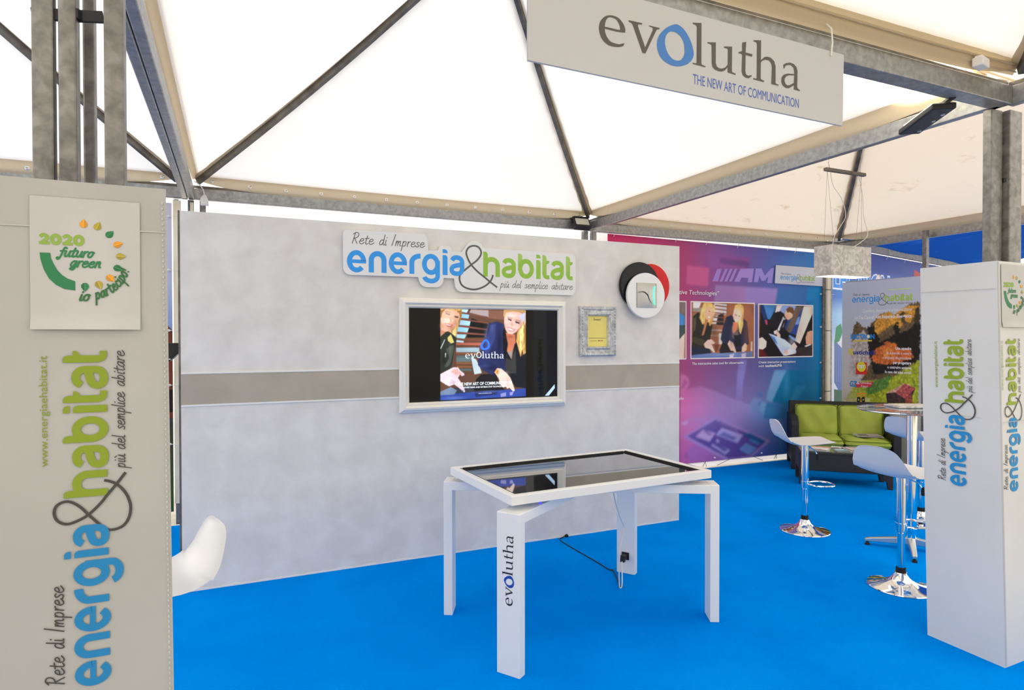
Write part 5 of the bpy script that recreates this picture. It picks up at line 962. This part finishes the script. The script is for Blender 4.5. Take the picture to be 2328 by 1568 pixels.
for gi, G in enumerate((PICS[:i0], PICS[i0:i1], PICS[i1:])):
    xs = [a for a, b_ in G[0][0]]; zs = [b_ for a, b_ in G[0][0]]; xa, xb, za, zb = min(xs), max(xs), min(zs), max(zs)
    F = Flat((4.3, YB, 0), (1, 0, 0), (0, 0, 1), base=.0012, gain=GN); F.T = lambda x, y: (x / 1000, y / 1000)
    F.rect(xa, za, xb, zb, G[0][1]); F.build('photograph_border', M_bannerprint, t); mg = 14
    cx, cz, sx, sz = (xa + xb) / 2, (za + zb) / 2, xb - xa, zb - za
    bl = {0: [], 1: [(cx - .15 * sx, cz - .02 * sz, 40, 90, (70, 62, 50), .4), (cx - .16 * sx, cz + .33 * sz, 40, 50, (250, 214, 150), .4), (cx + .24 * sx, cz + .30 * sz, 40, 60, (250, 222, 170), .4), (cx + .12 * sx, cz - .1 * sz, 30, 120, (60, 64, 100), .5), (cx + .36 * sx, cz, 60, 300, (176, 104, 66), .35), (cx, cz - .43 * sz, 300, 20, (150, 170, 214), .4)],
          2: [(cx - .05 * sx, cz + .1 * sz, 50, 120, (60, 58, 62), .4), (cx + .42 * sx, cz - .1 * sz, 40, 60, (240, 190, 160), .5), (cx + .1 * sx, cz - .2 * sz, 60, 60, (240, 244, 252), .5), (cx - .3 * sx, cz + .34 * sz, 60, 60, (90, 150, 210), .4)]}[gi]
    img = raster(G[1:], xa + mg, za + mg, xb - mg, zb - mg, 150 if gi else 30, 150, (150, 100, 70), blur=.8, hair=.4, blobs=bl, seed=20 + gi)
    grid_print('photograph_print', img, (xa + mg) / 1000, (za + mg) / 1000, (xb - mg) / 1000, (zb - mg) / 1000, (4.3, YB, 0), (1, 0, 0), (0, 0, 1), .0022, M_bannerprint, t, GN)
F = Flat((4.3, YB, 0), (1, 0, 0), (0, 0, 1), base=.0018, gain=GN); F.T = lambda x, y: (x / 1000, y / 1000)
for p, c in AMG: F.poly(p, c)
F.build('ghost_letters', M_bannerprint, t)
wt = (238, 224, 232)
for args in ((('Interactive Technologies”', 1.708, 2.194, .058), dict(wd=.86, align='r')), (('The interactive sales tool for showrooms', 1.278, 1.310, .033), dict(wd=.85, bold=.01)),
             (('Create interactive presentations', 2.388, 1.309, .032), dict(wd=.672, bold=.01)), (('with', 2.388, 1.259, .032), dict(wd=.098)), (('touchtechLIMA', 2.506, 1.259, .034), dict(wd=.302, bold=.03)),
             (('Italia', 1.152, .879, .034), dict(wd=.12, align='r'))):
    F = Flat((4.3, YB, 0), (1, 0, 0), (0, 0, 1), base=.0085, gain=GN); F.text(*args[0], wt, shear=.18, **args[1])
    F.build('caption', M_print, t)
m = MB(); m.box(((bx0 + bx1) / 2, YB + .004, .068), (bx1 - bx0, .004, .012)); m.build('lower_hem', M_whitematt, t, True)
for x in (4.42, 5.32, 5.80, 6.32, 6.84, 7.34, 7.78):
    z = bz1(x) - .035
    m = MB(); m.tube([(x, YB - .006, z), (x + .012, YB - .03, z + .06), (x + .016, YB - .02, z + .14), (x + .010, YB + .01, z + .150)], .0035, 6); tie = m.build('cable_tie', M_tie, t, True)
    m = MB(); m.lathe([(.006, -.003), (.014, 0), (.006, .003)], (x, YB - .005, z), 10); m.build('eyelet', M_chrome, tie, True)
for z in (.80, 1.30, 1.80, 2.26):
    m = MB(); m.tube([(bx1 - .03, YB - .008, z), (bx1 + .08, YB - .03, z - .002), (bx1 + .22, YB - .02, z)], .003, 5); tie = m.build('cable_tie', M_tie, t, True)
    m = MB(); m.lathe([(0, -.012), (.010, -.008), (.012, 0), (.010, .008), (0, .012)], (bx1 - .03, YB - .008, z), 8); m.build('eyelet', M_whitematt, tie, True)
for x in (5.30, 5.95, 6.75): m = MB(); m.lathe([(0, -.012), (.012, -.006), (.014, 0), (.012, .006), (0, .012)], (x, YB - .008, .11), 8); m.build('eyelet', M_whitematt, t, True)
m = MB()
for a, b in ((5.50, 5.72), (5.80, 5.78), (5.80, 5.84), (6.20, 6.02), (6.62, 6.80), (7.02, 7.00), (7.02, 7.04)): m.tube([(a, YB - .004, .07), (b, YB + .02, .004)], .003, 5)
m.build('lacing', M_cordk, t, True)

t = thing('banner_plate', 'white plate with small word mark fixed on the blue half of the banner', 'sign', (7.2, YB - .03, 2.4))
px = [(a / 1000, b / 1000) for a, b in PLATE]
m = MB(); m.prism(px, (4.3, YB - .012, 0), (1, 0, 0), (0, 0, 1), (0, -1, 0), 0, .010); m.build('plate', mat('plate_white', S(206, 208, 218), .5), t, True)
F = Flat((4.3, YB - .0225, 0), (1, 0, 0), (0, 0, 1), gain=1.15); k = .352
wordmark(F, F, F, F, lambda x, y: (2.755 + x * k / 1000, 2.436 + (y - 25) * k / 1000), blue=(64, 150, 212), green=(150, 186, 60), grey=(120, 112, 118), bold=.72); F.build('plate_lettering', M_print, t)

# ------------------------------------------------------------------ tall display panel by the right side of the second tent
RX = 8.03
t = thing('display_panel', 'tall grey display panel with autumn forest picture and company logos behind the sofa', 'banner', (RX, .98, 0))
m = MB(); m.prism([(.05, .02), (1.165, .02), (1.165, 2.405), (.108, 2.424), (.08, 1.2)], (RX, 1.6, 0), (0, -1, 0), (0, 0, 1), (-1, 0, 0), -.018, 0.0); m.build('panel_board', M_alu, t, True)
nl_ = [i for i, q in enumerate(ROLL) if q[1] == (205, 180, 70)][0]
def rbg(X, Y):
    f = np.clip(Y / 2400, 0, 1)[..., None]; lo = np.array((188, 186, 150.)); mid = np.array((176, 176, 176.)); hi = np.array((176, 184, 200.))
    return np.where(f < .4, lo + (mid - lo) * f / .4, mid + (hi - mid) * (f - .4) / .6)
hut = [i for i, q in enumerate(ROLL) if q[1] == (60, 44, 40)][0]
img = raster(ROLL[1:hut], 60, 25, 1160, 2405, 220, 420, rbg, blur=.8, warp=28, noise=.30, seed=31, sharp=ROLL[hut:nl_ - 1], blobs=[(120, 1100, 120, 400, (196, 188, 180), .8), (700, 820, 300, 60, (190, 190, 60), .35), (300, 800, 100, 120, (180, 184, 120), .5)])
grid_print('forest_picture', img, .06, .025, 1.16, 2.405, (RX, 1.6, 0), (0, -1, 0), (0, 0, 1), .0006, M_print, t, 1.4)
LG = ROLL[nl_:]
def NF(scale=1.0):
    F = Flat((RX, 1.6, 0), (0, -1, 0), (0, 0, 1), base=.0014, gain=1.4); F.T = (lambda x, y: (x / 1000, y / 1000)) if scale != 1 else (lambda x, y: (x, y)); return F
def put(F, nm): F.T = lambda x, y: (x, y); F.build(nm, M_print, t)
F = NF(); wordmark(F, F, F, F, lambda x, y: (.205 + x * .458 / 1000, 2.128 + (y - 25) * .458 / 1000 - (.010 * x / 1000)), blue=(40, 140, 204), green=(150, 186, 46), grey=(90, 92, 96), bold=.8); F.T = lambda x, y: (x, y); F.rect(.735, 2.255, 1.045, 2.268, (190, 205, 150)); put(F, 'word_mark')
lt = (212, 214, 222); wt = (238, 236, 232)
F = NF(); F.text('Comfort, Benessere e Innovazione', 1.04, 1.985, .045, lt, wd=.67, align='r'); put(F, 'slogan_line')
F = NF(); F.text('La Tua Casa ad Alto Risparmio Energetico', 1.04, 1.900, .046, wt, wd=.78, align='r', bold=.02); put(F, 'slogan_line')
F = NF(.001); F.poly(*LG[0]); F.T = lambda x, y: (x, y); F.text('LECTRON', .193, 1.636, .058, (36, 124, 196), wd=.35, bold=.05); F.poly(ell(.455, 1.665, .022, .024, 0, 360, 14)[:-1], (236, 214, 170)); put(F, 'company_logo')
F = NF(); F.text('ustichelli', .235, 1.425, .058, (34, 40, 120), wd=.32, bold=.03, shear=.15); F.text('R', .165, 1.415, .085, (206, 190, 40), wd=.075, bold=.03, shear=.15); F.rect(.41, 1.375, .55, 1.382, (200, 90, 90)); put(F, 'company_logo')
F = NF(.001); F.poly(*LG[1]); F.T = lambda x, y: (x, y); F.poly(ell(.354, 1.258, .068, .068, 0, 360, 28)[:-1], (240, 200, 40)); F.text('TBT', .305, 1.236, .045, (245, 240, 225), wd=.098, bold=.04); put(F, 'company_logo')
F = NF(.001); F.poly(*LG[3]); F.T = lambda x, y: (x, y); F.text('&', .283, 1.018, .044, (230, 230, 240), wd=.05); F.text('Gentilini', .335, 1.030, .032, (240, 230, 232), wd=.165); F.text('Zappi', .345, .988, .030, (240, 230, 232), wd=.105); F.text('GZ', .18, .985, .075, (44, 120, 184), wd=.11, bold=.04, shear=.1); put(F, 'company_logo')
F = NF(.001)
for p, c in LG[4:]: F.poly(p, c)
put(F, 'company_logo')
for i, (s, wd, b) in enumerate((('Una squadra', .205, .03), ('di Aziende a vostra', .325, .0), ('completa disposizione', .375, .0), ('per progettare', .235, .03), ('e costruire assieme', .312, .02), ('la casa dei tuoi sogni!', .345, .02))):
    F = NF(); F.text(s, 1.036, 1.496 - .0605 * i, .036, (240, 238, 230), wd=wd, align='r', bold=b); put(F, 'text_line')
m = MB(); m.box((RX + .03, .415, 1.48), (.05, .05, 2.96)); tp = thing('side_pole', 'slim grey steel pole at the right edge of the autumn display panel', 'pole', (RX + .03, .415, 0)); m.build('pole', M_steel, tp, True)

# ------------------------------------------------------------------ blue banner and blue tarpaulin beyond the second tent
t = thing('blue_banner', 'dark blue company banner hung beyond the display panel at far right', 'banner', (10.2, 2.4, 1.2))
A, B = Vector((8.12, 1.84, 0)), Vector((14.5, 3.413, 0)); Ub = (B - A).normalized(); Lb = (B - A).length
F = Flat(A, Ub, (0, 0, 1), base=0, gain=1.15)
pts, cols = [], []
for j in range(13):
    for i in range(2): pts.append((i * Lb,   .05 + 2.92 * j / 12)); zz = j / 12; cols.append((40, 62, 140) if zz > .86 else (60, 110, 176) if zz > .7 else (150, 186, 210) if zz > .58 else (206, 206, 212))
F._put(pts, [(2 * j, 2 * j + 1, 2 * j + 3, 2 * j + 2) for j in range(12)], cols)
F.text('LECTRON', .13, 2.38, .27, (220, 228, 236), wd=1.97, bold=.075); F.text('LECTRON', .15, 2.39, .25, (58, 132, 204), wd=1.93, bold=.035)
F.poly(ell(1.68, 2.53, .13, .13, 0, 360, 20)[:-1], (214, 170, 140)); F.poly(ell(1.65, 2.57, .07, .07, 0, 360, 20)[:-1], (236, 226, 214))
F.T = lambda x, y: (x + .19, y)
F.poly([(.0, .06), (.5, .06), (.5, .75), (.0, .9)], (206, 188, 182)); F.poly([(0, 1.0), (.34, 1.0), (.34, 1.62), (0, 1.66)], (206, 204, 206))
F.poly([(0, 1.0), (.30, .72), (.34, 1.44), (.0, 1.62)], (84, 104, 150)); F.poly([(0, 1.55), (.05, 1.80), (.2, 1.86), (.26, 1.74), (.16, 1.6)], (50, 128, 84)); F.poly([(0, .5), (.3, .52), (.3, .86), (0, .9)], (50, 92, 66))
for k in range(5): F.stroke([(.02 + .06 * k, 1.0), (.0 + .055 * k, 1.58)], .008, (130, 150, 190))
F.poly([(2.85, 2.5), (2.9, 2.83), (3.4, 2.74), (3.6, 2.5)], (176, 60, 60))
F.build('banner_sheet', M_bannerprint, t)
m = MB(); m.bar(tuple(A + Vector((0, -.03, 3.03))), tuple(B + Vector((0, -.03, 3.03))), .06, .10); m.build('hanging_beam', M_steel, t, True)
for k in (1.9, 2.6, 3.3, 4.0):
    p = A + Ub * k; m = MB(); m.tube([(p.x, p.y - .02, 2.91), (p.x + .01, p.y - .08, 2.99), (p.x + .01, p.y - .06, 3.08)], .004, 5); m.build('cable_tie', M_tie, t, True)
t = thing('blue_tarpaulin', 'glossy blue tarpaulin roof beyond the second tent at right', 'tarpaulin', (10, 1, 3.2))
m = MB(); m.grid(lambda a, b: (8.4 + 6.5 * a, 1.95 + 1.6 * a - 2.6 * b, 3.055 + .42 * math.sin(PI / 2 * b) + .02 * math.sin(14 * a)), 24, 10); m.build('tarpaulin_sheet', M_tarpblue, t, True, smooth=True, clean=False)

# ------------------------------------------------------------------ pendant lamp under the second tent
t = thing('pendant_lamp', 'rectangular concrete look pendant lamp with glowing underside above the sofa area', 'lamp', (5.82, -.21, 2.25))
lx0, lx1, ly0, ly1, lz0, lz1 = 5.541, 6.10, -.31, -.115, 2.25, 2.543
m = MB(); th = .012; q = [(lx0, ly0), (lx1, ly0), (lx1, ly1), (lx0, ly1)]; qi = [(lx0 + th, ly0 + th), (lx1 - th, ly0 + th), (lx1 - th, ly1 - th), (lx0 + th, ly1 - th)]
m.add([(x, y, lz0) for x, y in q] + [(x, y, lz1) for x, y in q] + [(x, y, lz0) for x, y in qi] + [(x, y, lz1 - th) for x, y in qi],
      [(i, (i + 1) % 4, 4 + (i + 1) % 4, 4 + i) for i in range(4)] + [(4, 5, 6, 7), (11, 10, 9, 8 + 3)][:1] + [(8 + (i + 1) % 4, 8 + i, 12 + i, 12 + (i + 1) % 4) for i in range(4)] + [(12, 13, 14, 15)[::-1]] + [(i, 8 + i, 8 + (i + 1) % 4, (i + 1) % 4) for i in range(4)])
m.build('lamp_shade', M_plaster, t, True)
m = MB(); m.box(((lx0 + lx1) / 2, (ly0 + ly1) / 2, lz0 + .002), (lx1 - lx0 - .026, ly1 - ly0 - .026, .008)); m.build('diffuser', M_lampglow, t, True)
yb = (ly0 + ly1) / 2
m = MB(); m.box((5.85, yb, 3.285), (.56, .035, .03)); m.build('hanger_bar', M_steeldk, t, True)
for xa, xb in ((5.60, 5.56), (5.60, 5.70), (6.08, 6.00), (6.08, 6.09)):
    m = MB(); m.tube([(xa, yb, 3.28), (xb, yb, 2.54)], .0012, 4); m.build('suspension_wire', M_steel, t, True)
for x in (5.62, 6.07): m = MB(); m.tube([(x, yb, 3.29), (x, yb, 3.95)], .0012, 4); m.build('suspension_wire', M_steel, t, True)
for P in ([(5.61, yb, 3.36), (5.64, yb, 3.29), (5.68, yb, 3.14), (5.80, yb, 3.02), (5.86, yb, 2.86), (5.78, yb, 2.74), (5.70, yb, 2.64), (5.68, yb, 2.545)], [(6.04, yb, 3.28), (6.10, yb, 3.08), (6.12, yb, 2.86), (6.18, yb, 2.70), (6.10, yb, 2.62), (5.95, yb, 2.545)]):
    m = MB(); m.tube(smooth3([Vector(p) for p in P]), .0035, 6); m.build('lamp_cord', M_cordw, t, True, smooth=True)

# ------------------------------------------------------------------ floodlights and adapter
t = thing('floodlight', 'small grey floodlight at the rear corner above the round clock', 'floodlight', (3.88, 1.58, 2.9))
R = Matrix.Rotation(math.radians(-28), 3, 'X'); c = Vector((3.885, 1.575, 2.935))
m = MB(); m.box(c, (.205, .06, .15), ax=R); m.build('housing', M_blackm, t, True, bevel=.008)
m = MB(); m.box(c + R @ Vector((0, -.032, .0)), (.165, .006, .085), ax=R); m.build('lens', M_floodface, t, True)
m = MB(); m.box(c + R @ Vector((0, -.032, .056)), (.18, .02, .02), ax=R); m.box(c + R @ Vector((0, -.034, -.064)), (.19, .03, .022), ax=R); m.build('visor', M_blackm, t, True)
m = MB(); m.tube([c + Vector((-.11, 0, 0)), c + Vector((-.11, .05, .06)), c + Vector((.11, .05, .06)), c + Vector((.11, 0, 0))], .007, 6); m.build('bracket', M_blackm, t, True)
FL0, FL1 = Vector((3.69, -2.49, 2.852)), Vector((3.93, -2.14, 2.852))
t = thing('floodlight', 'black floodlight between two beams beside the right column, lighting the canopy', 'floodlight', (3.8, -2.2, 2.85))
m = MB(); m.bar(FL0, FL1, .115, .034); m.build('housing', M_blackm, t, True, bevel=.008)
d = (FL1 - FL0).normalized()
for k in (.12, .36, .75): m = MB(); p = FL0.lerp(FL1, k); m.lathe([(0, -.010), (.010, -.008), (.010, 0)], (p.x + .02, p.y, p.z - .022), 10); m.build('bolt', M_chrome, t, True)
m = MB(); m.bar(FL0 + Vector((0, -.04, .03)), FL0 + Vector((.1, .10, .03)), .03, .012); m.build('bracket', M_blackm, t, True)
m = MB(); m.bar(FL0.lerp(FL1, .1) + Vector((0, 0, .024)), FL0.lerp(FL1, .9) + Vector((0, 0, .024)), .09, .004); m.build('lens', M_lampglow, t, True)
al = bpy.data.lights.new('flood_beam', 'AREA'); al.shape = 'RECTANGLE'; al.size = .4; al.size_y = .09; al.energy = 55; al.color = (1, .96, .84); al.spread = math.radians(110)
ao = bpy.data.objects.new('flood_beam', al); COL.objects.link(ao); ao.parent = t; ao.matrix_parent_inverse = Matrix.Translation(t.location).inverted(); ao.location = FL0.lerp(FL1, .5) + Vector((0, 0, .045)); ao.rotation_euler = (PI, 0, PI / 2)
t = thing('cable_adapter', 'white cable adapter hanging from the rear left tent corner', 'adapter', (.085, 1.58, 2.82))
m = MB(); m.prism([(-.034, 0), (.034, 0), (.030, .05), (.012, .092), (-.012, .092), (-.032, .06)], (.085, 1.585, 2.815), (1, 0, 0), (0, 0, 1), (0, -1, 0), 0, .03); m.build('adapter_body', M_cordw, t, True, bevel=.006)
m = MB(); m.tube(smooth3([Vector((.085, 1.57, 2.905)), Vector((.07, 1.57, 2.96)), Vector((.04, 1.58, 3.0)), Vector((.0, 1.6, 3.03))]), .005, 6); m.build('cord', M_cordw, t, True)

# ------------------------------------------------------------------ things glimpsed left of the grey wall
t = thing('info_stand', 'black metal stand with tilted head at the left edge of the grey wall', 'stand', (-.12, .22, 0))
m = MB(); m.box((-.115, .22, .78), (.045, .06, 1.56)); m.build('stand_post', M_blackm, t, True, bevel=.004)
m = MB(); m.prism([(-.30, 1.62), (-.02, 1.62), (.012, 1.585), (-.07, 1.50), (-.30, 1.50)], (0, .16, 0), (1, 0, 0), (0, 0, 1), (0, -1, 0), -.10, .10); hd = m.build('stand_head', M_blackm, t, True, bevel=.004)
for x, z in ((-.012, 1.600), (-.066, 1.518)): m = MB(); m.lathe([(0, -.006), (.006, -.004), (.006, 0)], (x, .054, z), 8); m.build('screw', M_chrome, hd, True)
t = thing('wooden_batten', 'pale upright wooden batten in the gap left of the grey wall', 'batten', (-.14, 1.66, 0))
m = MB(); m.box((-.137, 1.665, 1.53), (.062, .02, 2.66)); m.build('batten', M_wood, t, True)
m = MB(); m.box((-.02, 1.665, 2.80), (.026, .02, .10)); m.build('spacer_block', M_wood, t, True)
t = thing('side_banner', 'pale printed banner with a brown roof in the left gap', 'banner', (-.8, 1.70, 1.4))
F = Flat((-1.6, 1.70, 0), (1, 0, 0), (0, 0, 1), base=0, gain=1.2)
F._put([(0, .12), (1.42, .12), (0, .9), (1.42, .9), (0, 1.75), (1.42, 1.75), (0, 2.2), (1.42, 2.2), (0, 2.84), (1.42, 2.84)], [(0, 1, 3, 2), (2, 3, 5, 4), (4, 5, 7, 6), (6, 7, 9, 8)], [(58, 84, 44)] * 2 + [(60, 60, 52)] * 2 + [(126, 150, 200)] * 2 + [(176, 180, 206)] * 2 + [(196, 196, 210)] * 2)
F.poly([(1.0, .95), (1.42, .95), (1.42, 1.72), (1.34, 1.82), (1.0, 1.6)], (110, 56, 40)); F.rect(1.1, 1.0, 1.42, 1.2, (40, 30, 28))
F.build('banner_sheet', M_bannerprint, t)
for z in (.72, 1.24, 1.72, 2.25, 2.72):
    m = MB(); m.tube([(-.205, 1.692, z), (-.14, 1.645, z - .002), (-.03, 1.66, z)], .003, 5); tie = m.build('cable_tie', M_tie, t, True)
    m = MB(); m.lathe([(0, -.012), (.011, -.007), (.013, 0), (.011, .007), (0, .012)], (-.205, 1.690, z), 8); m.build('eyelet', M_whitematt, tie, True)
t = thing('light_batten', 'pale vertical batten strapped to the post right of the pink and blue banner', 'batten', (7.93, 1.68, 0))
m = MB(); m.box((7.935, 1.688, 1.45), (.062, .03, 2.7)); m.build('batten', M_wood, t, True)
for z in (.9, 1.75, 2.32): m = MB(); m.box((7.935, 1.687, z), (.070, .036, .008)); m.build('strap', M_blackm, t, True)
